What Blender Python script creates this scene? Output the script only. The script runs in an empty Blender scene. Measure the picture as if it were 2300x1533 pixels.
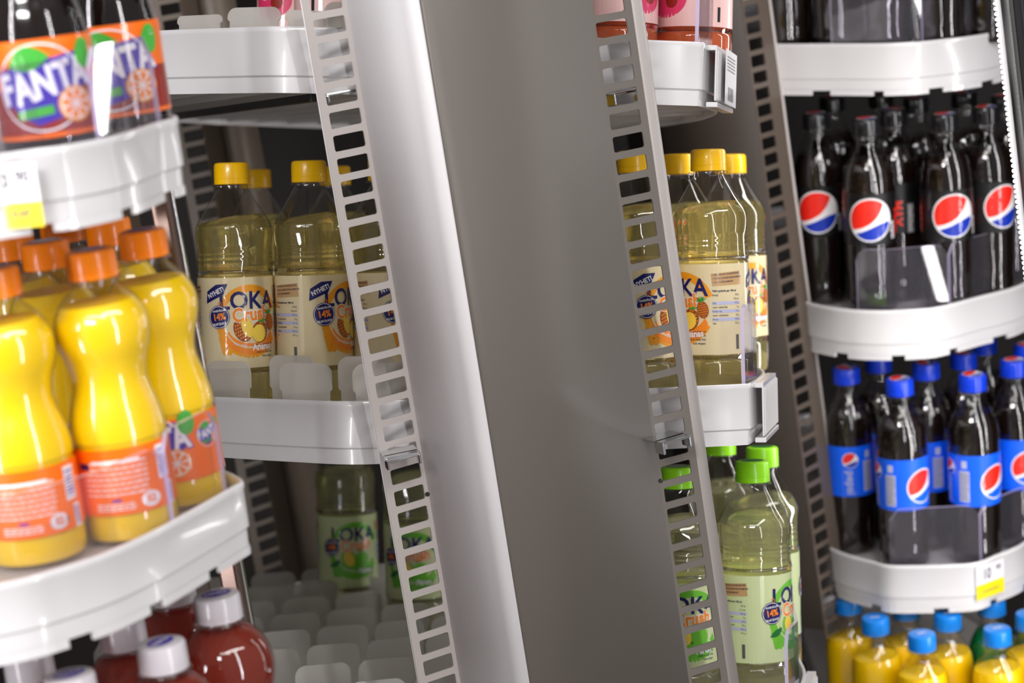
import bpy, bmesh, math, random
from mathutils import Vector, Matrix
random.seed(4)
SC = bpy.context.scene
COL = SC.collection
rad = math.radians

# ---------------------------------------------------------------- camera
FPX, CX, CY = 4900.0, 1150.0, 766.5
PITCH, ROLL = rad(11), rad(9)
CAMP = Vector((0, 0, 1.5))
FW = Vector((0, math.cos(PITCH), -math.sin(PITCH)))
_R0 = Vector((1, 0, 0)); _U0 = Vector((0, math.sin(PITCH), math.cos(PITCH)))
UPV = math.cos(ROLL) * _U0 + math.sin(ROLL) * _R0
RT = math.cos(ROLL) * _R0 - math.sin(ROLL) * _U0
cam_d = bpy.data.cameras.new('camera'); cam = bpy.data.objects.new('camera', cam_d); COL.objects.link(cam)
cam_d.sensor_width = 36.0; cam_d.lens = FPX / 2300.0 * 36.0
cam_d.clip_start = 0.02
cam_d.dof.use_dof = True; cam_d.dof.focus_distance = 1.70; cam_d.dof.aperture_fstop = 6.3
m = Matrix((RT, UPV, -FW)).transposed().to_4x4(); m.translation = CAMP
cam.matrix_world = m
SC.camera = cam

# ---------------------------------------------------------------- light
SC.view_settings.view_transform = 'Standard'
SC.view_settings.look = 'None'
SC.view_settings.exposure = 0.0
SC.view_settings.gamma = 1.0
W = bpy.data.worlds.new('world'); SC.world = W; W.use_nodes = True
W.node_tree.nodes['Background'].inputs[0].default_value = (0.95, 0.92, 0.95, 1)
W.node_tree.nodes['Background'].inputs[1].default_value = 0.20

def area(name, loc, to, sx, sy, power, col=(1, 1, 1)):
    l = bpy.data.lights.new(name, 'AREA'); l.shape = 'RECTANGLE'; l.size = sx; l.size_y = sy
    l.energy = power; l.color = col
    o = bpy.data.objects.new(name, l); COL.objects.link(o); o.location = loc
    d = (Vector(to) - Vector(loc)).normalized()
    o.rotation_euler = d.to_track_quat('-Z', 'Y').to_euler()
    return o
# vertical LED strips of the cooler doors (long thin lamps) and shop ceiling tubes, plus one added lamp
area('door_led_light_left', (-0.70, 0.85, 1.35), (-0.22, 1.32, 1.3), 0.035, 1.3, 5.2, (1.0, 0.98, 1.0))
area('door_led_light_middle', (0.50, 0.50, 1.35), (-0.2, 1.35, 1.25), 0.04, 1.3, 5.8, (1.0, 0.98, 1.0))
area('door_led_light_right', (0.475, 1.96, 1.25), (0.25, 2.02, 1.2), 0.025, 1.3, 3.4, (1.0, 0.98, 0.97))
area('door_led_light_far_right', (0.95, 1.75, 1.2), (0.40, 2.35, 1.1), 0.025, 1.3, 3.6, (1.0, 0.98, 1.0))
area('ceiling_tube_light', (-0.4, -0.6, 3.1), (-0.1, 1.6, 1.2), 2.4, 0.25, 16, (1.0, 0.97, 0.93))
area('added_side_strip_light', (-1.0, -1.2, 2.9), (-0.05, 1.6, 1.3), 1.2, 0.3, 48, (1.0, 0.98, 1.0))  # unseen lamp, added to brighten the column's side strip
area('ceiling_tube_light_aisle', (1.3, 0.0, 3.1), (0.3, 1.8, 1.2), 2.4, 0.25, 26, (1.0, 0.97, 0.93))

# ---------------------------------------------------------------- geometry helpers
def D(px, py): return FW + RT * ((px - CX) / FPX) + UPV * ((CY - py) / FPX)
def P(px, py, Z): return CAMP + Z * D(px, py)
def NRM(a, b): return Vector((math.sin(rad(a)), math.sin(rad(b)), 1)).normalized()
def hit(o, n, px, py):
    d = D(px, py); return CAMP + d * ((o - CAMP).dot(n) / d.dot(n))
def col_at(px, Z, py=766.5):
    q = P(px, py, Z); return (q.x, q.y)
def z_at(px, py, Z): return P(px, py, Z).z

def tag(o, label=None, cat=None, group=None, kind=None):
    if label: o['label'] = label
    if cat: o['category'] = cat
    if group: o['group'] = group
    if kind: o['kind'] = kind
    return o
def empty(name, mat=None):
    o = bpy.data.objects.new(name, None); COL.objects.link(o); o.empty_display_size = 0.02
    if mat is not None: o.matrix_world = mat
    return o
def link(name, me, mats, parent=None, smooth=True):
    o = bpy.data.objects.new(name, me); COL.objects.link(o)
    for mm in (mats if isinstance(mats, (list, tuple)) else [mats]):
        if mm is not None: me.materials.append(mm)
    if smooth:
        for p in me.polygons: p.use_smooth = True
    if parent: o.parent = parent
    return o
def from_bm(name, bm, mats, parent=None, smooth=False, auto=None):
    me = bpy.data.meshes.new(name); bmesh.ops.recalc_face_normals(bm, faces=bm.faces[:])
    bm.to_mesh(me); bm.free()
    o = link(name, me, mats, parent, smooth or bool(auto))
    if auto:
        try: me.set_sharp_from_angle(angle=rad(auto))
        except Exception: pass
    return o
def add_box(bm, c, s, mat=None, mi=0):
    M = Matrix.Translation(c) @ Matrix.Diagonal((s[0], s[1], s[2], 1))
    if mat is not None: M = mat @ M
    r = bmesh.ops.create_cube(bm, size=1, matrix=M)
    fs = {f for v in r['verts'] for f in v.link_faces}
    for f in fs: f.material_index = mi
    return r['verts']
def bevel_mod(o, w, seg=2):
    b = o.modifiers.new('bevel', 'BEVEL'); b.width = w; b.segments = seg; b.limit_method = 'ANGLE'; b.angle_limit = rad(40)
def smooth_profile(pts, k=5):
    out = []
    n = len(pts)
    for i in range(n - 1):
        p0 = pts[max(i - 1, 0)]; p1 = pts[i]; p2 = pts[i + 1]; p3 = pts[min(i + 2, n - 1)]
        for j in range(k):
            t = j / k
            q = []
            for c in range(len(p1)):
                a, b, c2, d = p0[c], p1[c], p2[c], p3[c]
                q.append(0.5 * ((2 * b) + (-a + c2) * t + (2 * a - 5 * b + 4 * c2 - d) * t * t + (-a + 3 * b - 3 * c2 + d) * t ** 3))
            out.append(tuple(q))
    out.append(tuple(pts[-1])); return out
def lathe_bm(prof, seg=40, close=False, rfun=None):
    """prof: (r, z) in metres, bottom to top"""
    bm = bmesh.new(); rings = []
    for r, z in prof:
        if r < 1e-6: rings.append([bm.verts.new((0, 0, z))]); continue
        ring = []
        for i in range(seg):
            a = 2 * math.pi * i / seg
            rr = r * (rfun(a, z) if rfun else 1)
            ring.append(bm.verts.new((rr * math.cos(a), rr * math.sin(a), z)))
        rings.append(ring)
    for a, b in zip(rings, rings[1:]):
        for i in range(seg):
            j = (i + 1) % seg
            if len(a) == 1 and len(b) == 1: continue
            if len(a) == 1: bm.faces.new((a[0], b[j], b[i]))
            elif len(b) == 1: bm.faces.new((a[i], a[j], b[0]))
            else: bm.faces.new((a[i], a[j], b[j], b[i]))
    return bm

# ---------------------------------------------------------------- materials
def srgb(r, g, b):
    f = lambda c: c / 12.92 if c <= 0.04045 else ((c + 0.055) / 1.055) ** 2.4
    return (f(r / 255), f(g / 255), f(b / 255), 1)
def pbr(name, col, rough=0.4, metal=0.0, trans=0.0, ior=1.45, coat=0.0, noise=0.0, emit=0.0, bump=0.0, sss=0.0, nscale=60):
    m = bpy.data.materials.new(name); m.use_nodes = True; nt = m.node_tree
    b = nt.nodes['Principled BSDF']
    b.inputs['Base Color'].default_value = col; b.inputs['Roughness'].default_value = rough
    b.inputs['Metallic'].default_value = metal; b.inputs['Transmission Weight'].default_value = trans
    b.inputs['IOR'].default_value = ior; b.inputs['Coat Weight'].default_value = coat
    b.inputs['Coat Roughness'].default_value = 0.05
    if sss:
        b.inputs['Subsurface Weight'].default_value = sss; b.inputs['Subsurface Radius'].default_value = (0.02, 0.012, 0.008)
        b.inputs['Subsurface Scale'].default_value = 0.5
    if emit:
        b.inputs['Emission Color'].default_value = col; b.inputs['Emission Strength'].default_value = emit
    if noise or bump:
        tc = nt.nodes.new('ShaderNodeTexCoord'); n = nt.nodes.new('ShaderNodeTexNoise'); n.inputs['Scale'].default_value = nscale
        n.inputs['Detail'].default_value = 4
        nt.links.new(tc.outputs['Object'], n.inputs['Vector'])
        if noise:
            mr = nt.nodes.new('ShaderNodeMapRange'); mr.inputs['To Min'].default_value = 1 - noise; mr.inputs['To Max'].default_value = 1 + noise
            mx = nt.nodes.new('ShaderNodeVectorMath'); mx.operation = 'SCALE'; mx.inputs[0].default_value = col[:3]
            nt.links.new(n.outputs['Fac'], mr.inputs['Value']); nt.links.new(mr.outputs[0], mx.inputs['Scale'])
            nt.links.new(mx.outputs[0], b.inputs['Base Color'])
        if bump:
            bp = nt.nodes.new('ShaderNodeBump'); bp.inputs['Strength'].default_value = bump; bp.inputs['Distance'].default_value = 0.001
            nt.links.new(n.outputs['Fac'], bp.inputs['Height']); nt.links.new(bp.outputs[0], b.inputs['Normal'])
    return m
def clear(name, tint=(1, 1, 1, 1), body=None, bodyfac=0.0, ior=1.5, rough=0.02, tl_fac=0.4):
    """thin clear plastic: see-through with a Fresnel gloss; optional milky body"""
    m = bpy.data.materials.new(name); m.use_nodes = True; nt = m.node_tree
    for n in list(nt.nodes): nt.nodes.remove(n)
    out = nt.nodes.new('ShaderNodeOutputMaterial')
    tr = nt.nodes.new('ShaderNodeBsdfTransparent'); tr.inputs[0].default_value = tint
    gl = nt.nodes.new('ShaderNodeBsdfGlossy'); gl.inputs['Roughness'].default_value = rough
    lw = nt.nodes.new('ShaderNodeLayerWeight'); lw.inputs[0].default_value = 0.5
    pw = nt.nodes.new('ShaderNodeMath'); pw.operation = 'POWER'; pw.inputs[1].default_value = 4.0
    nt.links.new(lw.outputs['Facing'], pw.inputs[0])
    fr = nt.nodes.new('ShaderNodeMapRange'); fr.inputs['To Min'].default_value = ((ior - 1) / (ior + 1)) ** 2; fr.inputs['To Max'].default_value = 0.85
    nt.links.new(pw.outputs[0], fr.inputs['Value'])
    mx = nt.nodes.new('ShaderNodeMixShader')
    src = tr
    if body:
        df = nt.nodes.new('ShaderNodeBsdfDiffuse'); df.inputs[0].default_value = body
        tl = nt.nodes.new('ShaderNodeBsdfTranslucent'); tl.inputs[0].default_value = body
        m2 = nt.nodes.new('ShaderNodeMixShader'); m2.inputs[0].default_value = tl_fac
        nt.links.new(df.outputs[0], m2.inputs[1]); nt.links.new(tl.outputs[0], m2.inputs[2])
        m1 = nt.nodes.new('ShaderNodeMixShader'); m1.inputs[0].default_value = bodyfac
        nt.links.new(tr.outputs[0], m1.inputs[1]); nt.links.new(m2.outputs[0], m1.inputs[2]); src = m1
    nt.links.new(fr.outputs[0], mx.inputs[0]); nt.links.new(src.outputs[0], mx.inputs[1]); nt.links.new(gl.outputs[0], mx.inputs[2])
    nt.links.new(mx.outputs[0], out.inputs[0])
    return m
def liquid(name, col, body, fac):
    """refracting drink with a cloudy body"""
    m = bpy.data.materials.new(name); m.use_nodes = True; nt = m.node_tree
    for n in list(nt.nodes): nt.nodes.remove(n)
    out = nt.nodes.new('ShaderNodeOutputMaterial')
    gl = nt.nodes.new('ShaderNodeBsdfRefraction'); gl.inputs['Color'].default_value = col; gl.inputs['IOR'].default_value = 1.3; gl.inputs['Roughness'].default_value = 0.03
    tr = nt.nodes.new('ShaderNodeBsdfTransparent'); tr.inputs[0].default_value = col
    mt = nt.nodes.new('ShaderNodeMixShader'); mt.inputs[0].default_value = 0.3
    nt.links.new(gl.outputs[0], mt.inputs[1]); nt.links.new(tr.outputs[0], mt.inputs[2])
    df = nt.nodes.new('ShaderNodeBsdfDiffuse'); df.inputs[0].default_value = body
    tl = nt.nodes.new('ShaderNodeBsdfTranslucent'); tl.inputs[0].default_value = body
    m2 = nt.nodes.new('ShaderNodeMixShader'); m2.inputs[0].default_value = 0.35
    nt.links.new(df.outputs[0], m2.inputs[1]); nt.links.new(tl.outputs[0], m2.inputs[2])
    mx = nt.nodes.new('ShaderNodeMixShader'); mx.inputs[0].default_value = fac
    nt.links.new(mt.outputs[0], mx.inputs[1]); nt.links.new(m2.outputs[0], mx.inputs[2])
    nt.links.new(mx.outputs[0], out.inputs[0])
    return m

M = {}
M['tray'] = pbr('white_tray_plastic', (0.70, 0.685, 0.69, 1), 0.2, coat=0.3, sss=0.0)
M['tray_floor'] = clear('white_tray_floor_plastic', (1, 1, 1, 1), (0.80, 0.78, 0.76, 1), 1.0, 1.4, 0.25)
M['fin'] = clear('milky_divider_plastic', (0.95, 0.94, 0.92, 1), (0.80, 0.78, 0.74, 1), 0.6, 1.35, 0.2)
M['guard'] = clear('clear_guard_plastic', (0.95, 0.94, 0.97, 1), (0.85, 0.83, 0.95, 1), 0.03, 1.55, 0.03)
M['guard_edge'] = clear('guard_edge_plastic', (0.70, 0.66, 0.88, 1), (0.80, 0.72, 0.95, 1), 0.75, 1.5, 0.08)
M['steel'] = pbr('painted_grey_steel', srgb(176, 169, 165), 0.42, noise=0.05, bump=0.06, nscale=900)
M['panel'] = pbr('warm_grey_panel_steel', srgb(108, 102, 96), 0.4, noise=0.03, bump=0.05, nscale=900)
M['strip'] = pbr('white_and_lit_steel', srgb(228, 226, 228), 0.38, noise=0.015, nscale=300)  # column side strip: its light put in as white; LED backing is white
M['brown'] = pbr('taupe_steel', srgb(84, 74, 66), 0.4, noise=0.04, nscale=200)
M['brown_far'] = pbr('taupe_upright_steel', srgb(128, 115, 102), 0.42, noise=0.04, nscale=200)
M['post'] = pbr('brown_metallic_post', srgb(120, 100, 92), 0.22, metal=0.7)
M['chrome'] = pbr('zinc_plated_steel', (0.75, 0.78, 0.80, 1), 0.12, metal=1.0)
M['dark'] = pbr('dark_interior', srgb(30, 25, 22), 0.6, noise=0.1)
M['black'] = pbr('black_frame', (0.012, 0.012, 0.013, 1), 0.18, coat=0.5)
M['beam'] = pbr('dark_beam', (0.02, 0.019, 0.018, 1), 0.4)
M['pet'] = clear('clear_bottle_plastic', (0.985, 0.985, 0.985, 1), None, 0, 1.75, 0.02)
M['cap_yellow'] = pbr('yellow_cap', srgb(255, 198, 10), 0.32, coat=0.3)
M['cap_green'] = pbr('lime_green_cap', srgb(158, 240, 30), 0.32, coat=0.3)
M['cap_orange'] = pbr('orange_cap', srgb(255, 134, 0), 0.32, coat=0.3)
M['cap_silver'] = pbr('translucent_silver_cap', srgb(205, 200, 205), 0.28, coat=0.4)
M['cap_blue'] = pbr('blue_cap', srgb(10, 60, 215), 0.32, coat=0.3)
M['cap_light_blue'] = pbr('light_blue_cap', srgb(10, 125, 220), 0.32, coat=0.3)
M['cap_black'] = pbr('black_cap', (0.01, 0.01, 0.012, 1), 0.2, coat=0.5)
M['juice'] = pbr('yellow_orange_soda', (1.0, 0.67, 0.0, 1), 0.35, coat=0.2, sss=0.0)
M['juice_dark'] = pbr('orange_juice', (1.0, 0.62, 0.0, 1), 0.3)
M['cola'] = pbr('cola', (0.008, 0.004, 0.003, 1), 0.12)
M['red_soda'] = liquid('red_berry_soda', (0.85, 0.16, 0.09, 1), (0.42, 0.08, 0.05, 1), 0.55)
M['pink_soda'] = liquid('orange_red_soda', (0.98, 0.40, 0.25, 1), (1.0, 0.26, 0.10, 1), 0.7)
M['loka'] = liquid('pale_yellow_drink', (0.99, 0.93, 0.62, 1), (0.98, 0.86, 0.40, 1), 0.13)
M['loka_green'] = liquid('pale_green_drink', (0.985, 0.97, 0.76, 1), (0.95, 0.94, 0.60, 1), 0.13)
M['green_soda'] = pbr('green_bottle_drink', (0.0, 0.16, 0.04, 1), 0.15)
def ink(name, r, g, b): M[name] = pbr('ink_' + name, srgb(r, g, b), 0.42, coat=0.5)
for a in (('orange', 255, 116, 0), ('white', 245, 243, 245), ('navy', 16, 18, 96), ('purple', 62, 40, 170), ('leaf', 70, 175, 60),
          ('darkred', 150, 30, 10), ('slice', 255, 200, 40), ('cream', 248, 232, 190), ('ochre', 245, 160, 20), ('crush', 250, 140, 30),
          ('brownfruit', 150, 75, 25), ('yellowfruit', 252, 215, 80), ('tan', 200, 160, 110), ('text', 50, 50, 80), ('band', 190, 192, 220), ('black', 16, 14, 16),
          ('pepsi_blue', 0, 98, 250), ('pepsi_red', 245, 38, 20), ('deep_blue', 8, 50, 180), ('lime', 110, 195, 50), ('palegreen', 226, 238, 185),
          ('pink', 235, 60, 110), ('palepink', 250, 205, 200), ('tagyellow', 245, 225, 20), ('dark_green', 30, 110, 50), ('blacklabel', 12, 12, 14), ('tagwhite', 238, 236, 240), ('grey', 90, 88, 92)):
    ink(*a)

# ---------------------------------------------------------------- label art: flat shapes in mm, wrapped onto the bottle
def text_tris(s, size, bold=0.0, shear=0.0, align='CENTER', space=1.0):
    cu = bpy.data.curves.new('t', 'FONT'); cu.body = s; cu.size = size; cu.offset = bold; cu.shear = shear
    cu.align_x = align; cu.align_y = 'CENTER'; cu.resolution_u = 3; cu.space_character = space
    o = bpy.data.objects.new('t', cu); COL.objects.link(o)
    bpy.context.view_layer.update()
    me = bpy.data.meshes.new_from_object(o.evaluated_get(bpy.context.evaluated_depsgraph_get()))
    vs = [(v.co.x, v.co.y) for v in me.vertices]; fs = [tuple(p.vertices) for p in me.polygons]
    bpy.data.objects.remove(o); bpy.data.curves.remove(cu); bpy.data.meshes.remove(me)
    return vs, fs
class Art:
    def __init__(s): s.items = []; s.mats = []
    def mi(s, m):
        if m not in s.mats: s.mats.append(m)
        return s.mats.index(m)
    def poly(s, pts, mat, layer): s.items.append((list(pts), [tuple(range(len(pts)))], s.mi(mat), layer))
    def rect(s, x, y, w, h, mat, layer, rot=0):
        c, n = math.cos(rad(rot)), math.sin(rad(rot))
        s.poly([(x + dx * c - dy * n, y + dx * n + dy * c) for dx, dy in ((-w / 2, -h / 2), (w / 2, -h / 2), (w / 2, h / 2), (-w / 2, h / 2))], mat, layer)
    def ell(s, x, y, rx, ry, mat, layer, rot=0, a0=0, a1=360, n=28):
        c, q = math.cos(rad(rot)), math.sin(rad(rot)); pts = []
        full = abs(a1 - a0) >= 360
        for i in range(n if full else n + 1):
            a = rad(a0 + (a1 - a0) * i / n); dx, dy = rx * math.cos(a), ry * math.sin(a)
            pts.append((x + dx * c - dy * q, y + dx * q + dy * c))
        s.poly(pts, mat, layer)
    def arc(s, x, y, rx, ry, w, mat, layer, a0=0, a1=360, rot=0, n=32):
        c, q = math.cos(rad(rot)), math.sin(rad(rot))
        def pt(rx, ry, a):
            dx, dy = rx * math.cos(a), ry * math.sin(a); return (x + dx * c - dy * q, y + dx * q + dy * c)
        for i in range(n):
            a, b = rad(a0 + (a1 - a0) * i / n), rad(a0 + (a1 - a0) * (i + 1) / n)
            s.poly([pt(rx, ry, a), pt(rx, ry, b), pt(rx - w, ry - w, b), pt(rx - w, ry - w, a)], mat, layer)
    def text(s, t, x, y, size, mat, layer, rot=0, bold=0.0, shear=0.0, sx=1.0, align='CENTER', space=1.0):
        vs, fs = text_tris(t, size, bold, shear, align, space)
        c, q = math.cos(rad(rot)), math.sin(rad(rot))
        s.items.append(([(x + vx * sx * c - vy * q, y + vx * sx * q + vy * c) for vx, vy in vs], fs, s.mi(mat), layer))
    def bars(s, x, y, w, h, n, mat, layer, rot=0, seed=1):
        rr = random.Random(seed); c, q = math.cos(rad(rot)), math.sin(rad(rot))
        for i in range(n):
            t = (i + 0.5) / n - 0.5; s.rect(x + t * w * c, y + t * w * q, w / n * rr.choice((.35, .5, .7)), h, mat, layer, rot)
    def lines(s, x, y, w, h, n, mat, layer, seed=1, k=.42):
        rr = random.Random(seed)
        for i in range(n):
            yy = y + h / 2 - (i + 0.5) * h / n; x0 = x - w / 2
            while x0 < x + w / 2 - 1:
                l = min(rr.uniform(1.5, 5), x + w / 2 - x0); s.rect(x0 + l / 2, yy, l, h / n * k, mat, layer); x0 += l + 0.7
    def mesh(s, name, fun, step=2.5, base=None, thick=0.10):
        """fun(u, v, off_mm) -> Vector; base=(mat, u0,u1,v0,v1,nu,nv)"""
        bm = bmesh.new()
        if base:
            for (mat, u0, u1, v0, v1, nu, nv) in base:
                mi = s.mi(mat); g = [[bm.verts.new((u0 + (u1 - u0) * i / nu, v0 + (v1 - v0) * j / nv, 0)) for j in range(nv + 1)] for i in range(nu + 1)]
                for i in range(nu):
                    for j in range(nv):
                        f = bm.faces.new((g[i][j], g[i + 1][j], g[i + 1][j + 1], g[i][j + 1])); f.material_index = mi
        for pts, fs, mi, layer in s.items:
            b2 = bmesh.new(); vv = [b2.verts.new((x, y, layer * thick)) for x, y in pts]
            for f in fs:
                try: b2.faces.new([vv[i] for i in f])
                except ValueError: pass
            bmesh.ops.triangulate(b2, faces=b2.faces[:])
            if step:
                x0 = min(p[0] for p in pts); x1 = max(p[0] for p in pts)
                k = math.ceil(x0 / step)
                while k * step < x1:
                    bmesh.ops.bisect_plane(b2, geom=b2.verts[:] + b2.edges[:] + b2.faces[:], plane_co=(k * step, 0, 0), plane_no=(1, 0, 0)); k += 1
                y0 = min(p[1] for p in pts); y1 = max(p[1] for p in pts)
                k = math.ceil(y0 / 8)
                while k * 8 < y1:
                    bmesh.ops.bisect_plane(b2, geom=b2.verts[:] + b2.edges[:] + b2.faces[:], plane_co=(0, k * 8, 0), plane_no=(0, 1, 0)); k += 1
            b2.verts.index_update(); mp = [bm.verts.new(v.co) for v in b2.verts]
            for f in b2.faces:
                g = [mp[v.index] for v in f.verts]
                if f.normal.z < 0: g.reverse()
                nf = bm.faces.new(g); nf.material_index = mi
            b2.free()
        for v in bm.verts: v.co = fun(v.co.x, v.co.y, v.co.z)
        me = bpy.data.meshes.new(name); bm.to_mesh(me); bm.free()
        for mm in s.mats: me.materials.append(M[mm])
        return me
def wrap(prof, extra=0.25):
    """prof in mm (r,z) sorted by z"""
    rl = sorted(prof, key=lambda p: p[1]); R0 = None
    def R(z):
        for (r0, z0), (r1, z1) in zip(rl, rl[1:]):
            if z0 <= z <= z1 and z1 > z0: return r0 + (r1 - r0) * (z - z0) / (z1 - z0)
        return rl[-1][0]
    def fun(u, v, off, R0=max(r for r, z in rl)):
        a = u / R0; r = (R(v) + extra + off) / 1000.0
        return Vector((r * math.sin(a), -r * math.cos(a), v / 1000.0))
    return fun
def flat(u, v, off): return Vector((u / 1000, -off / 1000 - 0.0001, v / 1000))

# ---- shapes shared by labels
def globe(A, x, y, r, L=1, ring='white', top='pepsi_red', mid='white', bot='deep_blue', rot=0):
    A.ell(x, y, r * 1.08, r * 1.08, ring, L)
    def T(px, py):
        c, q = math.cos(rad(rot)), math.sin(rad(rot)); return (x + r * (px * c - py * q), y + r * (px * q + py * c))
    def arcp(a0, a1, n=16): return [(math.cos(rad(a0 + (a1 - a0) * i / n)), math.sin(rad(a0 + (a1 - a0) * i / n))) for i in range(n + 1)]
    def bez(p, c1, c2, q, n=10):
        return [tuple((1 - t) ** 3 * p[k] + 3 * (1 - t) ** 2 * t * c1[k] + 3 * (1 - t) * t * t * c2[k] + t ** 3 * q[k] for k in (0, 1)) for t in [i / n for i in range(1, n)]]
    a = arcp(48, 208); A.poly([T(*p) for p in a + bez(a[-1], (-.35, -.42), (.35, -.2), a[0])], top, L + 1)
    b = arcp(222, 352); A.poly([T(*p) for p in b + bez(b[-1], (.45, -.1), (-.1, -.55), b[0])], bot, L + 1)
def leaf(A, x, y, l, w, rot, mat, L):
    c, q = math.cos(rad(rot)), math.sin(rad(rot)); pts = []
    for i in range(13):
        t = i / 12; pts.append((t * l, w * math.sin(math.pi * t) ** .8))
    for i in range(1, 12):
        t = 1 - i / 12; pts.append((t * l, -w * .55 * math.sin(math.pi * t)))
    A.poly([(x + a * c - b * q, y + a * q + b * c) for a, b in pts], mat, L)
def orange_slice(A, x, y, r, L):
    A.ell(x, y, r, r * .95, 'ochre', L); A.ell(x, y, r * .86, r * .82, 'white', L + 1)
    for k in range(8):
        a = k * 45 + 10; A.poly([(x + r * .1 * math.cos(rad(a + 22)), y + r * .1 * math.sin(rad(a + 22))), (x + r * .78 * math.cos(rad(a + 4)), y + r * .74 * math.sin(rad(a + 4))),
                                 (x + r * .8 * math.cos(rad(a + 22)), y + r * .77 * math.sin(rad(a + 22))), (x + r * .78 * math.cos(rad(a + 40)), y + r * .74 * math.sin(rad(a + 40)))], 'crush', L + 2)
def soda_logo(A, x, y, k=1.0, L=2, low=None):
    # white circle line, dark blob, tilted word, leaves, slice
    A.arc(x - 1 * k, y + 1 * k, 21 * k, 20 * k, 0.9 * k, 'white', L, 20, 340)
    A.poly([(x + a * k, y + b * k) for a, b in ((-21, -1), (-22, 9), (-8, 12), (8, 14), (21, 16), (22, 2), (16, -4), (8, -13), (-4, -16), (-13, -11), (-17, -4))], 'purple', L)
    for ch, dx, dy in (('F', -17.5, .5), ('A', -9, .6), ('N', .5, 2.6), ('T', 10, 4.6), ('A', 18, 5.6)):
        A.text(ch, x + dx * k, y + dy * k, 18.5 * k, 'purple', L + 1, rot=9, bold=1.5 * k, sx=.72)
        A.text(ch, x + dx * k, y + dy * k, 18.5 * k, 'white', L + 2, rot=9, bold=.75 * k, sx=.72)
    leaf(A, x - 15 * k, y + 11 * k, 20 * k, 7 * k, 10, 'leaf', L + 3)
    A.ell(x + 22 * k, y + 14 * k, 5 * k, 7 * k, 'leaf', L + 3)
    A.rect(x - 5 * k, y - 10 * k, 17 * k, 4 * k, 'leaf', L + 3, 6)
    orange_slice(A, x + 14 * k, y - 8 * k, 8.5 * k, L + 3)
def pineapple(A, x, y, rx, ry, rot, L, crown=True):
    A.ell(x, y, rx, ry, 'brownfruit', L, rot)
    c, q = math.cos(rad(rot)), math.sin(rad(rot))
    for i in range(-3, 4):
        for j in range(-3, 4):
            dx, dy = i * rx * .28 + (j % 2) * rx * .14, j * ry * .27
            if (dx / rx) ** 2 + (dy / ry) ** 2 < .72: A.ell(x + dx * c - dy * q, y + dx * q + dy * c, rx * .1, ry * .09, 'crush', L + 1, rot, n=6)
    if crown:
        tx, ty = x - ry * q * .9, y + ry * c * .9
        for a in (-60, -35, -12, 12, 35, 60): leaf(A, tx, ty, ry * .75, ry * .1, 90 + rot + a, 'dark_green' if a % 2 else 'leaf', L + 1)
def drop(A, x, y, l, w, rot, mat, L):
    c, q = math.cos(rad(rot)), math.sin(rad(rot)); pts = [(0, l)]
    for i in range(13):
        a = rad(180 - 180 * i / 12 + 180); pts.append((w * math.cos(rad(160) + (rad(220)) * i / 12), -abs(w) * 0 + w * math.sin(rad(160) + rad(220) * i / 12)))
    A.poly([(x + a * c - b * q, y + a * q + b * c) for a, b in pts], mat, L)
def nutrition(A, x, y, kj, kcal, kol):
    A.poly([(x - 13, y + 31), (x + 13, y + 33), (x + 14, y + 22), (x - 12, y + 21)], 'tan', 2)
    for i, t in enumerate(('• NATURLIGA INGREDIENSER', '• UTAN KONSERVERINGSMEDEL', '• UTAN FÄRGÄMNEN')):
        A.text(t, x - 11.8, y + 30 - i * 3.1, 2.0, 'text', 3, rot=3, align='LEFT', bold=.03, sx=.92, shear=.2)
    A.text('Näringsvärde per 100 ml', x - 12, y + 17, 2.3, 'text', 3, align='LEFT', bold=.07, sx=.9)
    rows = (('Energi', kj), ('', kcal), ('Fett', '<0,5 g'), ('varav mättat fett', '0 g'), ('Kolhydrat', kol), ('varav sockerarter', '4,0 g'), ('Protein', '<0,5 g'), ('Salt', '<0,1 g'))
    for i, (a, b) in enumerate(rows):
        yy = y + 13.6 - i * 3.3
        if i in (2, 4, 6): A.rect(x, yy, 25, 2.7, 'band', 2)
        if a: A.text(a, x - 12, yy, 2.2, 'text', 3, align='LEFT', sx=.85, bold=.02)
        A.text(b, x + 11.8, yy, 2.2, 'text', 3, align='RIGHT', sx=.85)
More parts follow.
